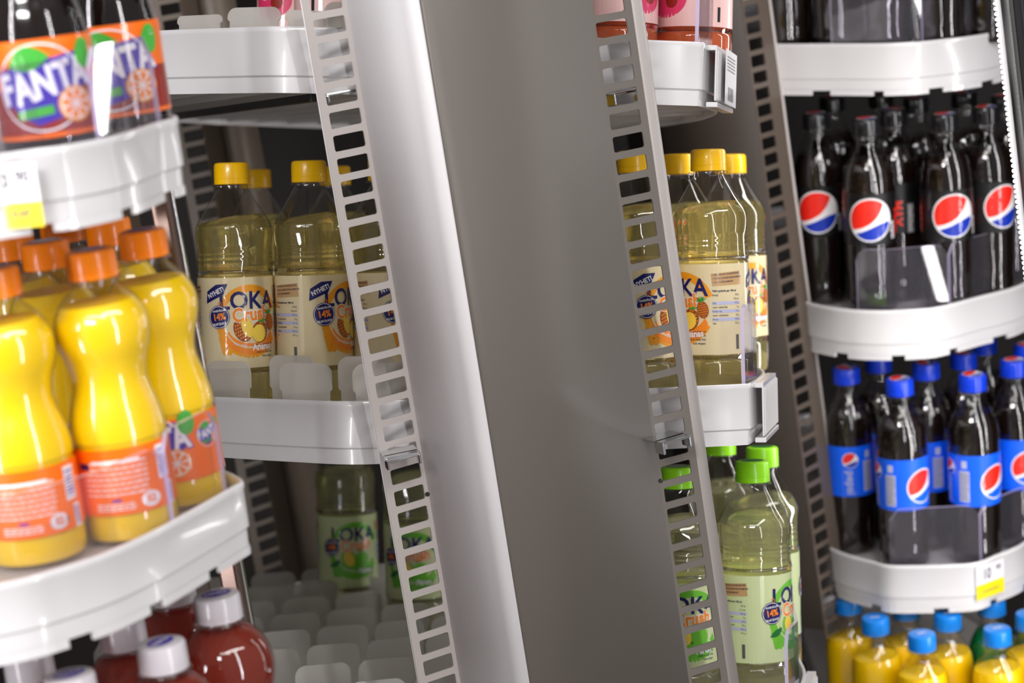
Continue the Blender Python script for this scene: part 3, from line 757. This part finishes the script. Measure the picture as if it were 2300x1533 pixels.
add_guard(trF2, MxF2, [hit(oF2, nF, 400, 1165) + Vector((-.003, .006, 0)), hit(oF2, nF, 522, 1096) + Vector((-.004, .004, 0))], .052, z0=-.02)
def art_tag_left(A, w, h):
    A.rect(w / 2, h / 2, w, h, 'tagwhite', 0); A.rect(w / 2, h * .18, w, h * .40, 'tagyellow', 1)
    A.text('10', w * .42, h * .73, 11, 'black', 2, bold=.3, sx=.8); A.text('90', w * .76, h * .78, 9, 'grey', 2, bold=.2)
    A.lines(w * .62, h * .5, w * .5, 4, 3, 'grey', 2, 3); A.text('KAP', w * .66, h * .2, 6, 'grey', 2, bold=.2); A.lines(w * .6, h * .32, w * .6, 1.2, 1, 'grey', 2, 4)
tag_plate(trF1, MxF1, hit(oF1, nF, -60, 350), hit(oF1, nF, 78, 337), -.006, -.041, art_tag_left)

# --- middle unit
nL = NRM(7.5, 7.5); oL2 = P(1600, 862, 1.735)
pxL = [(310, 874), (350, 882), (475, 890), (650, 897), (820, 900), (1200, 884), (1570, 866), (1680, 861)]
nearL = [hit(oL2, nL, *q) for q in pxL]
frontL = [P(1722, 848, 1.785)]
nearL_xy = [(p.x, p.y) for p in nearL]
cL = nearL_xy[-1]
outL = [(-.43, 1.95)] + nearL_xy[:-1] + [(cL[0] - .006, cL[1] - .001), (cL[0] + .005, cL[1] + .012), (.207, 1.80), (.207, 1.95), (.185, 2.12), (.14, 2.30), (-.08, 2.40), (-.27, 2.34), (-.42, 2.15)]
trL2, MxL2, lpL2 = make_tray(oL2, nL, outL, 'white plastic tray carrying the yellow-capped clear bottles, half hidden by the column', 'white trays of the middle unit', df=.017, teeth=False, ribdir=112)
nL1 = NRM(10.5, 7.5); oL1 = Vector((cL[0], cL[1], hit(oL2, nL, 1690, 868).z + .268))
trL1, MxL1, lpL1 = make_tray(oL1, nL1, outL, 'white plastic tray above the yellow-capped bottles, its ribbed underside showing', 'white trays of the middle unit', df=.017, teeth=False, ribdir=112)
oL3 = oL2 - Vector((0, 0, .268))
trL3, MxL3, lpL3 = make_tray(oL3, nL, outL, 'nearly empty white plastic tray at the bottom with rows of milky divider fins', 'white trays of the middle unit', df=.017, teeth=False, ribdir=112)
e1 = (math.cos(rad(17)), math.sin(rad(17))); e2 = (-math.sin(rad(17)), math.cos(rad(17)))
def fins_near(root, Mx, o, n, spec, df=.017, w=.048):
    """fins standing just inside the near rim: (pixel column used only to measure the spot on the rim, inset, height)"""
    groups = {}
    for t, ins_, h in spec:
        x, y = near_at(t); x2, y2 = near_at(t + .01); e = Vector((x2 - x, y2 - y)).normalized()
        bx, by = x - e.y * ins_, y + e.x * ins_
        fins(root, Mx, (bx, by), (e.x, e.y), (-e.y, e.x), [0], [0], .06, .06, df=df, h=h, w=w)
def near_at(t):
    """point on the near rim by x in metres"""
    pts_ = nearL_xy
    for (x1, y1), (x2, y2) in zip(pts_, pts_[1:]):
        if x1 <= t <= x2: return (t, y1 + (y2 - y1) * (t - x1) / (x2 - x1))
    return pts_[-1]
fins_near(trL2, MxL2, oL2, nL, [(-.237, .010, .045), (-.170, .009, .045), (-.103, .010, .045), (-.036, .010, .045), (-.193, .024, .0495), (-.125, .024, .0495)])
fins(trL2, MxL2, (-.155, 1.685), e1, e2, range(2, 6), range(-4, 3), .060, .085, df=.017, loop=lpL2)
fins_near(trL1, MxL1, oL1, nL1, [(-.215, .022, .030), (-.160, .010, .033), (-.105, .024, .031), (-.078, .010, .037)])
fins(trL3, MxL3, (-.155, 1.69), e1, e2, range(0, 8), range(-4, 6), .054, .080, df=.017, loop=lpL3)
# dark steel beam under the upper tray
def beam(root, Mx, pa, pb, name='support_beam', mat='beam'):
    inv = Mx.inverted(); a, b = inv @ pa, inv @ pb; d = b - a
    bm = bmesh.new(); ang = math.atan2(d.y, d.x)
    add_box(bm, (0, 0, 0), (d.length, .005, .006), Matrix.Translation(((a.x + b.x) / 2, (a.y + b.y) / 2, -.051)) @ Matrix.Rotation(ang, 4, 'Z'))
    return from_bm(name, bm, M[mat], root)
def onp(x, y, o, n): return Vector((x, y, o.z - ((x - o.x) * n.x + (y - o.y) * n.y) / n.z))
beam(trL1, MxL1, onp(-.11, 1.66, oL1, nL1), onp(-.30, 2.16, oL1, nL1))
# zinc hooks poking through the slots
def hook(root, Mx, px, py, Z, yaw):
    bm = bmesh.new(); q = P(px, py, Z); w, h, t, dp = .0265, .0085, .0022, .012
    X = Matrix.Translation(q) @ Matrix.Rotation(rad(yaw), 4, 'Z')
    add_box(bm, (0, 0, h / 2), (w, dp, t), X); add_box(bm, (-w / 2 + t / 2, 0, 0), (t, dp, h), X); add_box(bm, (w / 2 - t / 2, 0, 0), (t, dp, h), X)
    add_box(bm, (0, dp / 2 + .006, h / 2), (w, .02, t), X)
    o = from_bm('shelf_hook', bm, M['chrome'], None); bevel_mod(o, .0008, 2)
    o.parent = root; o.matrix_parent_inverse = Mx.inverted(); o['label'] = 'shiny zinc hook through the slot'
hook(trL1, MxL1, 772, 219, 1.628, 11); hook(trL1, MxL1, 1405, 219, 1.640, 28)
hook(trL2, MxL2, 905, 1034, 1.632, 11); hook(trL2, MxL2, 1513, 998, 1.652, 28)
# front guards of the middle trays (seen edge-on)
for (rt, Mx, o, n, hgt) in ((trL1, MxL1, oL1, nL1, .085), (trL2, MxL2, oL2, nL, .062), (trL3, MxL3, oL3, nL, .055)):
    g = [onp(cL[0] - .001, cL[1] + .009, o, n), onp(cL[0] + .014, cL[1] + .055, o, n), onp(.202, 1.83, o, n), onp(.200, 1.95, o, n)]
    add_guard(rt, Mx, g, hgt, z0=-.02, th=.003)
def tag_holder(root, Mx, o, n, extra):
    bm = bmesh.new(); inv = Mx.inverted()
    a = inv @ onp(cL[0] + .007, cL[1] + .016, o, n); b = inv @ onp(.2095, 1.80, o, n); d = (b - a); ang = math.atan2(d.y, d.x)
    X = Matrix.Translation(((a.x + b.x) / 2, (a.y + b.y) / 2, 0)) @ Matrix.Rotation(ang, 4, 'Z')
    add_box(bm, (0, -.003, -.003), (d.length, .008, .004), X); add_box(bm, (0, -.004, -.047), (d.length, .009, .004), X)
    add_box(bm, (0, -.0065, -.024), (d.length, .0016, .040), X)
    for i in range(12): add_box(bm, (d.length * (i / 11 - .5) * .96, -.0078, -.024), (.0009, .0012, .038), X)
    ob = from_bm('tag_holder', bm, M['tray'], root); bevel_mod(ob, .0006, 1)
for rt, Mx, o, n in ((trL1, MxL1, oL1, nL1), (trL2, MxL2, oL2, nL), (trL3, MxL3, oL3, nL)): tag_holder(rt, Mx, o, n, 0)
def art_tag_side(A, w, h):
    A.rect(w / 2, h / 2, w, h, 'tagwhite', 0); A.lines(w * .5, h * .75, w * .7, h * .3, 5, 'grey', 1, 5); A.bars(w * .5, h * .2, w * .5, h * .25, 12, 'grey', 1)
tag_plate(trL1, MxL1, onp(cL[0] + .012, cL[1] + .030, oL1, nL1), onp(.2095, 1.80, oL1, nL1), -.002, -.045, art_tag_side, out=.0105)

# --- right unit
nP = NRM(4.5, -3.5)
oP = {1: P(2000, 97, 2.21), 2: P(2000, 697, 2.25), 3: P(2010, 1268, 2.29)}
pxP = {1: [(1740, 98), (1860, 98), (2000, 97), (2100, 90), (2220, 74)], 2: [(1812, 678), (1870, 690), (1930, 696), (2000, 697), (2100, 690), (2200, 665), (2290, 640)],
       3: [(1882, 1238), (1950, 1258), (2010, 1270), (2180, 1265), (2240, 1245), (2300, 1218)]}
labP = {1: 'white bowed tray at top right, under dark bottles behind a clear guard', 2: 'white bowed tray under the black-labelled cola bottles', 3: 'white bowed tray under the blue-labelled cola bottles, with a price tag reading 10'}
TP = {}
for k in (1, 2, 3):
    fr = [hit(oP[k], nP, *q) for q in pxP[k]]; e = fr[-1]; s = fr[0]
    TP[k] = make_tray(oP[k], nP, [(s.x - .012, s.y + .05)] + fr + [(e.x + .05, e.y + .08), (e.x + .06, e.y + .3), (e.x, e.y + .5), (s.x + .02, s.y + .5), (s.x - .01, s.y + .25)], labP[k], 'white trays of the right unit', df=.014)
def gp(k, px, py, back=.009): return hit(oP[k], nP, px, py) + Vector((0, back, 0))
add_guard(TP[1][0], TP[1][1], [gp(1, 1870, 98), gp(1, 2000, 97), gp(1, 2075, 92)], .075, z0=-.02, radius=.004)
add_guard(TP[1][0], TP[1][1], [gp(1, 2078, 92), gp(1, 2260, 66)], .075, z0=-.02, radius=.004)
add_guard(TP[2][0], TP[2][1], [gp(2, 1930, 695), gp(2, 2000, 697), gp(2, 2136, 684)], .062, z0=-.02)
add_guard(TP[2][0], TP[2][1], [gp(2, 2140, 683), gp(2, 2230, 657), gp(2, 2330, 628)], .062, z0=-.02)
add_guard(TP[3][0], TP[3][1], [gp(3, 2005, 1269), gp(3, 2206, 1258)], .058, z0=-.02)
add_guard(TP[3][0], TP[3][1], [gp(3, 2210, 1257), gp(3, 2300, 1218), gp(3, 2380, 1190)], .058, z0=-.02)
def art_tag_right(A, w, h):
    A.rect(w / 2, h / 2, w, h, 'tagwhite', 0); A.rect(w * .5, h * .22, w, h * .44, 'tagyellow', 1)
    A.text('10', w * .38, h * .70, 17, 'grey', 2, bold=.4, sx=.75); A.text('90', w * .80, h * .80, 8, 'grey', 2, bold=.2)
    A.lines(w * .5, h * .2, w * .6, 4, 2, 'grey', 2, 9)
tag_plate(TP[3][0], TP[3][1], hit(oP[3], nP, 2188, 1263.5), hit(oP[3], nP, 2250, 1241), -.005, -.042, art_tag_right, out=.0025, label='price tag with yellow corner reading 10')

# ======================================================================= BOTTLES
def lg_fanta(A): A.ell(0, 0, 9, 6.5, 'purple', 1); A.text('FANTA', 0, 0, 5, 'white', 2, bold=.15, sx=.9); A.arc(0, 0, 9.4, 7, .5, 'purple', 1)
def lg_fanta2(A): A.ell(0, 0, 9.5, 7, 'purple', 1); A.text('FANTA', 0, 0, 5.6, 'white', 2, bold=.2, sx=.85)
def lg_pepsi(A): globe(A, 0, 0, 9.5, 1)
# orange soda labels
A = Art(); c = math.pi * 2 * max(r for r, z in PR['fanta'])
soda_logo(A, -4, 41, 1.12)
soda_logo(A, 36, 46, .42, 3)
for sx in (-1,):
    B0_ = -c / 2
    for off in (B0_, c / 2):
        A.lines(off - 4, 42, 40, 22, 7, 'white', 1, 3, .26); A.rect(off - 24, 50, 8, 4, 'navy', 2)
        A.rect(off - 3, 52.5, 30, 1.6, 'white', 1)
        A.lines(off - 6, 25, 24, 5, 3, 'white', 1, 6); A.rect(off - 5, 29, 6, 1.4, 'purple', 2)
        A.ell(off + 16, 27, 6.2, 4.6, 'white', 2); A.text('52', off + 16, 27, 6, 'orange', 3, bold=.25)
        A.rect(off + 28, 47, 9, 20, 'white', 2); 
        for i in range(8): A.rect(off + 28, 39.5 + i * 2.1, 7, 1.1 if i % 3 else .6, 'purple', 3)
        A.rect(off + 31, 27, 6, 14, 'white', 2)
        for i in range(6): A.rect(off + 31, 22.5 + i * 1.8, 4, .9, 'purple', 3)
me_f = A.mesh('label', wrap(PR['fanta']), base=[('orange', -c / 2, c / 2, 20, 60, 56, 6)])
A = Art(); c = math.pi * 2 * max(r for r, z in PR['dark_soda']); soda_logo(A, 0, 43, 1.24)
me_d = A.mesh('label', wrap(PR['dark_soda']), base=[('darkred', -c / 2, c / 2, 18.5, 44, 56, 4), ('orange', -c / 2, c / 2, 44, 71, 56, 6), ('orange', -c / 2, c / 2, 16, 18.5, 56, 1)])
fan = make_bottle('fanta', PR['fanta'], M['cap_orange'], 17, 15.0, M['juice'], 144, me_f, 'soda_bottle', lg_fanta, gvec(nF))
drk = make_bottle('dark', PR['dark_soda'], M['cap_black'], 17, 14.6, M['cola'], 147, me_d, 'dark_soda_bottle', None, gvec(nF))
ber = make_bottle('berry', PR['berry'], M['cap_silver'], 17, 15.0, M['red_soda'], 152, None, 'berry_soda_bottle', lg_fanta2, gvec(nF))
HF = .1754
for (px, py, ff, lab) in [
        (195, 560, 186, 'yellow orange soda bottle in front with orange cap, its back label towards us'),
        (317, 515, -14, 'yellow orange soda bottle at the right end, logo and orange slice behind the clear guard'),
        (-16, 600, 190, 'yellow orange soda bottle cut by the left edge of the picture'),
        (98, 540, 20, 'shaded orange soda bottle in the second row, between the two bright front bottles'),
        (235, 490, 40, 'shaded orange soda bottle in the back row, directly left of the end bottle'),
        (22, 522, 150, 'shaded orange soda bottle in the back row at the far left'),
        (160, 487, 100, 'shaded orange soda bottle deepest in the row, only its cap showing under the tray')]:
    put(fan, solve(oF2, nF, .0120, HF, px, py), nF, ff, lab, 'orange soda bottles')
HB = .1754
for (px, py, ff, lab) in [
        (485, 1332, 20, 'red drink bottle with a pale cap at the right end, beside the empty tray'),
        (360, 1440, 60, 'red drink bottle with a pale cap, front one at the bottom edge'),
        (155, 1512, 30, 'red drink bottle with a pale cap at bottom left, only cap top in view'),
        (270, 1392, 100, 'red drink bottle whose pale cap tucks under the white tray, behind the front one'),
        (60, 1462, 10, 'red drink bottle whose pinkish cap shows under the tray at the far left'),
        (385, 1296, 0, 'red drink bottle behind the two pale-capped ones at right, its cap hidden by the tray')]:
    put(ber, solve(oF3, nF, .0120, HB, px, py), nF, ff, lab, 'red drink bottles')
bF1 = [((140, 325), .042, 8, 'dark soda bottle with an orange and red label at the top left corner'), ((300, 278), .048, 2, 'dark soda bottle with an orange and red label seen through the clear guard')]
for (px, py), dy, ff, lab in bF1:
    p = hit(oF1, nF, px, py) - nF * .012; put(drk, p + Vector((-.012, dy, 0)), nF, ff, lab, 'dark soda bottles')

# clear fruit drinks in the middle unit
me_l = loka_label('yellow', PR['loka']); me_g = loka_label('green', PR['loka'])
A = Art()
for x in (0, -math.pi * 31.68):
    A.ell(x + 4, 60, 20, 16, 'pink', 1); A.text('LOKA', x, 96, 16, 'navy', 2, bold=.3); A.text('Crush', x + 2, 82, 13, 'crush', 3, bold=.4, rot=4); A.ell(x - 3, 66, 6, 6, 'white', 2); A.ell(x + 10, 58, 6, 6, 'darkred', 2)
    nutrition(A, x + 43, 72, '86 kJ', '20 kcal', '5,0 g'); A.rect(x + 52, 47, 2.8, 12, 'black', 3)
me_p = A.mesh('label', wrap(PR['loka']), base=[('palepink', -math.pi * 31.68, math.pi * 31.68, 37, 111, 56, 4)])
lok = make_bottle('loka', PR['loka'], M['cap_yellow'], 18, 14.7, M['loka'], 158, me_l, 'fruit_drink_bottle', None, gvec(nL))
grn = make_bottle('loka', PR['loka'], M['cap_green'], 18, 14.7, M['loka_green'], 158, me_g, 'pear_drink_bottle', lambda A: A.ell(0, 0, 10, 10, 'dark_green', 1), gvec(nL))
pnk = make_bottle('loka', PR['loka'], M['cap_orange'], 18, 14.7, M['pink_soda'], 160, me_p, 'berry_drink_bottle', None, gvec(nL1))
HLK = .2049
def putL(proto, o, n, px, py, Z, ff, lab, grp):
    b = P(px, py, Z) - HLK * n
    b = b - n * ((b - o).dot(n) + .017)      # rest it on the tray floor
    put(proto, b, n, ff, lab, grp)
for a in [(1590, 336, 1.800, -60, 'brightly lit clear yellow-capped bottle right of the column, nutrition table towards us'),
          (1425, 338, 1.775, 48, 'yellow-capped bottle seen only through the right ladder of slots'),
          (1524, 362, 1.95, 20, 'yellow-capped bottle peeking out between the column and the bright front bottle'),
          (1640, 352, 2.02, 200, 'yellow-capped bottle mostly hidden behind the bright front bottle, right side'),
          (521, 356, 1.798, 20, 'leftmost shaded yellow-capped bottle with LOKA logo fully showing'),
          (686, 358, 1.800, 60, 'shaded yellow-capped bottle left of the slotted flange, table and half its logo showing'),
          (850, 352, 1.812, 48, 'shaded yellow-capped bottle seen through the left ladder of slots'),
          (574, 382, 2.10, 0, 'dim yellow-capped bottle behind the leftmost one'),
          (752, 375, 2.05, 30, 'dim yellow-capped bottle just behind the edge of the slotted flange')]:
    putL(lok, oL2, nL, *a, 'yellow-capped fruit drink bottles')
for a in [(1690, 1060, 1.855, -121, 'green-capped clear bottle in front, lower right of the column'),
          (1618, 1012, 2.06, 20, 'green-capped bottle behind, directly right of the column lip'),
          (1712, 1033, 1.958, -60, 'green-capped bottle close behind the front green one'),
          (1522, 1068, 1.83, 5, 'green-capped bottle seen only through the lower right ladder of slots'),
          (772, 960, 2.28, 12, 'dim blurred green-capped bottle deep in the dark middle unit'),
          (925, 950, 2.20, -10, 'dim green-labelled bottle seen through the lower left slots')]:
    putL(grn, oL3, nL, *a, 'green-capped fruit drink bottles')
for (px, py, Z, ff, lab) in [(1545, 90, 1.80, -60, 'red drink bottle on the top middle tray, right of the column'),
          (1378, 92, 1.77, 30, 'red drink bottle on the top middle tray behind the right slots'),
          (735, 92, 1.80, 60, 'shaded red drink bottle on the top middle tray behind the left slots'),
          (645, 96, 1.90, -40, 'shaded red drink bottle at the top left of the column, its table towards us')]:
    b = hit(oL1 - nL1 * .017, nL1, px, py + 10); q = P(px, py, Z); b = onp(q.x, q.y, oL1 - nL1 * .017, nL1)
    put(pnk, b, nL1, ff, lab, 'red fruit drink bottles')

# cola unit
c = math.pi * 2 * max(r for r, z in PR['pepsi'])
A = Art(); globe(A, 0, 103, 21.5, 1)
A.text('MAX', 36, 98, 17, 'pepsi_red', 1, rot=-90, bold=.5, sx=.75); A.text('pepsi', 27, 90, 9, 'white', 1, rot=-90, bold=.1)
A.rect(52, 92, 8, 32, 'grey', 1); A.lines(52, 92, 6, 30, 14, 'white', 2, 4)
A.text('MAX', -47, 98, 17, 'pepsi_red', 1, rot=-90, bold=.5, sx=.75); pass
me_b = A.mesh('label', wrap(PR['pepsi'], .2), base=[('blacklabel', -c / 2, c / 2, 76, 130, 48, 4)])
A = Art(); globe(A, 12, 93, 17.5, 1, bot='pepsi_blue'); globe(A, -44, 109, 8, 1, bot='deep_blue'); A.text('pepsi', -44, 84, 13, 'band', 1, rot=-90, bold=.2)
A.rect(-24, 90, 11, 34, 'band', 1); A.lines(-24, 90, 9, 31, 15, 'grey', 2, 5)
A.rect(-24, 114, 6, 8, 'band', 1); A.text('pepsi', 50, 90, 18, 'white', 1, rot=-90, bold=.3)
me_u = A.mesh('label', wrap(PR['pepsi'], .2), base=[('pepsi_blue', -c / 2, c / 2, 68, 124, 48, 4)])
mx = make_bottle('pepsi', PR['pepsi'], M['cap_black'], 17, 14.0, M['cola'], 164, me_b, 'sugar_free_cola_bottle', lg_pepsi, gvec(nP))
pb = make_bottle('pepsi', PR['pepsi'], M['cap_blue'], 17, 14.6, M['cola'], 164, me_u, 'cola_bottle', lg_pepsi, gvec(nP))
sn = make_bottle('sunny', PR['sunny'], M['cap_light_blue'], 17, 14.6, M['juice_dark'], 162, None, 'orange_juice_bottle', lambda A: A.text('JUICE', 0, 0, 5, 'band', 1) if False else A.rect(0, 0, 10, 3, 'band', 1), gvec(nP))
gs = make_bottle('pepsi', PR['pepsi'], M['cap_light_blue'], 17, 14.6, M['green_soda'], 170, None, 'lime_soda_bottle', None, gvec(nP))
HP = .206
for px, py, ff, lab in [
        (1832, 252, -14, 'black-labelled cola bottle nearest the slotted upright, globe logo half turned away'),
        (1946, 264, -10, 'black-labelled cola bottle with its globe logo whole, right of the one by the upright'),
        (2006, 243, -88, 'black-labelled cola bottle in the second row with the red word MAX'),
        (2122, 254, 3, 'black-labelled cola bottle in front with the globe logo over the clear guard'),
        (2214, 238, 26, 'black-labelled cola bottle at right by the light strip, logo cut by the door'),
        (2078, 214, 90, 'black-capped cola bottle in the third row with a silvery shoulder'),
        (1885, 212, 90, 'black-capped cola bottle in the dark third row left'),
        (2170, 208, 60, 'black-capped cola bottle in the third row near the light strip'),
        (1975, 205, 120, 'black-capped cola bottle deep in the fourth row'),
        (2250, 212, 90, 'black-capped cola bottle in the third row right beside the door frame')]:
    put(mx, solve(oP[2], nP, .014, HP, px, py), nP, ff, lab, 'black-labelled cola bottles')
for px, py, ff, lab in [
        (1902, 822, 84, 'blue-labelled cola bottle nearest the slotted upright, small logo and sideways word'),
        (2020, 848, 12, 'blue-labelled cola bottle in front left, barcode and globe logo'),
        (2080, 812, 60, 'blue-labelled cola bottle in the second row between the two front ones'),
        (2184, 838, 14, 'blue-labelled cola bottle in front right, barcode and globe logo'),
        (2277, 806, -10, 'blue-labelled cola bottle at the right edge of the picture'),
        (1963, 800, 90, 'blue-capped cola bottle in the second row left, cap under the tray'),
        (2160, 790, 90, 'blue-capped cola bottle in the third row, cap half under the tray'),
        (2244, 762, 90, 'blue-capped cola bottle in the back row, small cap below the tray teeth'),
        (2300, 770, 90, 'blue-capped cola bottle in the back row at the right edge')]:
    put(pb, solve(oP[3], nP, .014, HP, px, py), nP, ff, lab, 'blue-labelled cola bottles')
oP4 = oP[3] - Vector((0, 0, .25))
fr = [hit(oP[3], nP, *q) - Vector((0, 0, .25)) for q in pxP[3]]; e = fr[-1]; s = fr[0]
make_tray(oP4, nP, [(s.x - .012, s.y + .05)] + fr + [(e.x + .05, e.y + .08), (e.x + .06, e.y + .3), (e.x, e.y + .5), (s.x + .02, s.y + .5), (s.x - .01, s.y + .25)], 'white tray below the picture, under the blue-capped juice bottles', 'white trays of the right unit', df=.014)
for px, py, ff, lab in [
        (1966, 1384, 0, 'orange juice bottle with light blue cap, left one behind the front pair'),
        (2070, 1420, 20, 'orange juice bottle with light blue cap, lowest and in front'),
        (2127, 1374, 40, 'orange juice bottle with light blue cap, middle of the second row'),
        (2240, 1408, 10, 'orange juice bottle with light blue cap, front right'),
        (2038, 1352, 80, 'orange juice bottle deep behind, cap touching the tray teeth'),
        (1905, 1338, 80, 'orange juice bottle beside the slotted upright, dark green-blue cap in shade'),
        (2310, 1375, 80, 'orange juice bottle cut by the right edge of the picture')]:
    put(sn, solve(oP4, nP, .014, HP, px, py), nP, ff, lab, 'orange juice bottles')
for px, py, ff, lab in [(2235, 1342, 0, 'green drink bottle behind the juice bottles at right'), (2300, 1330, 0, 'green drink bottle at the right edge behind the juice bottles')]:
    put(gs, solve(oP4, nP, .014, HP, px, py), nP, ff, lab, 'green drink bottles')
b1 = [((1782, 92), .045, 'dark bottle on the top right tray, nearest the slotted upright'), ((1896, 88), .042, 'dark bottle on the top right tray, second from the upright'), ((2012, 88), .04, 'dark bottle on the top right tray, behind the middle of the guard'),
      ((2130, 82), .04, 'dark bottle on the top right tray, behind the guard joint'), ((2246, 72), .045, 'dark bottle on the top right tray, beside the light strip'), ((1850, 88), .10, 'dark bottle on the top right tray, back row left'), ((2040, 84), .10, 'dark bottle on the top right tray, back row right')]
for (px, py), dy, lab in b1:
    p = hit(oP[1], nP, px, py + 6) - nP * .014; put(mx, p + Vector((0, dy, -dy * nP.y / nP.z)), nP, 90 + px, lab, 'dark bottles on the top right tray')

# bottles that stand too close push each other apart on their tray (the one farther back moves)
RAD = {'soda_bottle': .0294, 'dark_soda_bottle': .0294, 'berry_soda_bottle': .0305, 'fruit_drink_bottle': .0316, 'pear_drink_bottle': .0316, 'berry_drink_bottle': .0316,
       'sugar_free_cola_bottle': .0273, 'cola_bottle': .0273, 'orange_juice_bottle': .0266, 'lime_soda_bottle': .0273}
pos = [[o, n, RAD[o.name.split('.')[0]], o.matrix_world.translation.copy()] for o, n in STAND]
for it in range(60):
    for i in range(len(pos)):
        for j in range(i + 1, len(pos)):
            a, b = pos[i], pos[j]
            d = b[3] - a[3]; n = a[1]
            if abs(d.dot(n)) > .1 or d.length > .1: continue
            d = d - n * d.dot(n); ov = a[2] + b[2] + .0004 - d.length
            if ov > 0:
                d.normalize(); k = .85 if b[3].y > a[3].y else .15
                b[3] += d * ov * k; a[3] -= d * ov * (1 - k)
for o, n, r_, p in pos:
    mw = o.matrix_world.copy(); mw.translation = p; o.matrix_world = mw

# ======================================================================= DOOR FRAME AND LED STRIP
df_ = empty('cooler_door_frame'); tag(df_, 'black cooler door frame at the right edge of the picture', 'door frame')
ZD = 1.95
fx, fy = col_at(2330, ZD)
bm = bmesh.new(); add_box(bm, (fx + .034, fy + .0, 1.29), (.058, .035, 1.2)); o = from_bm('frame_profile', bm, M['black'], df_); bevel_mod(o, .003, 2)
bm = bmesh.new(); add_box(bm, (fx + .0045, fy - .004, 1.29), (.0035, .034, 1.2)); o = from_bm('inner_gasket', bm, pbr('dark_grey_gasket', (.06, .06, .058, 1), .35), df_); bevel_mod(o, .001, 2)
for dx in (.014, .022, .036):
    bm = bmesh.new(); add_box(bm, (fx + dx, fy - .0185, 1.29), (.0016, .003, 1.2)); from_bm('frame_ridge', bm, pbr('frame_ridge_plastic', (.04, .04, .045, 1), .12, coat=.8), df_)
led = empty('led_strip', Matrix.Translation((fx - .0035, fy + .002, 1.29))); tag(led, 'vertical strip of small bright LEDs along the door frame', 'light strip')
bm = bmesh.new(); add_box(bm, (.002, 0, 0), (.003, .008, 1.16)); from_bm('strip_backing', bm, M['strip'], led)
em = bpy.data.materials.new('led_glow'); em.use_nodes = True
b_ = em.node_tree.nodes['Principled BSDF']; b_.inputs['Emission Color'].default_value = (1, 1, 1, 1); b_.inputs['Emission Strength'].default_value = 14
bm = bmesh.new(); bmesh.ops.create_icosphere(bm, subdivisions=1, radius=.0013); d0 = from_bm('led', bm, em, led, smooth=True)
zt = z_at(2225, 0, ZD) + .01 - 1.29
for i in range(90):
    d = d0 if i == 0 else d0.copy()
    if i: COL.objects.link(d); d.parent = led
    d.location = (-.0012, -.004, zt - i * .0046)
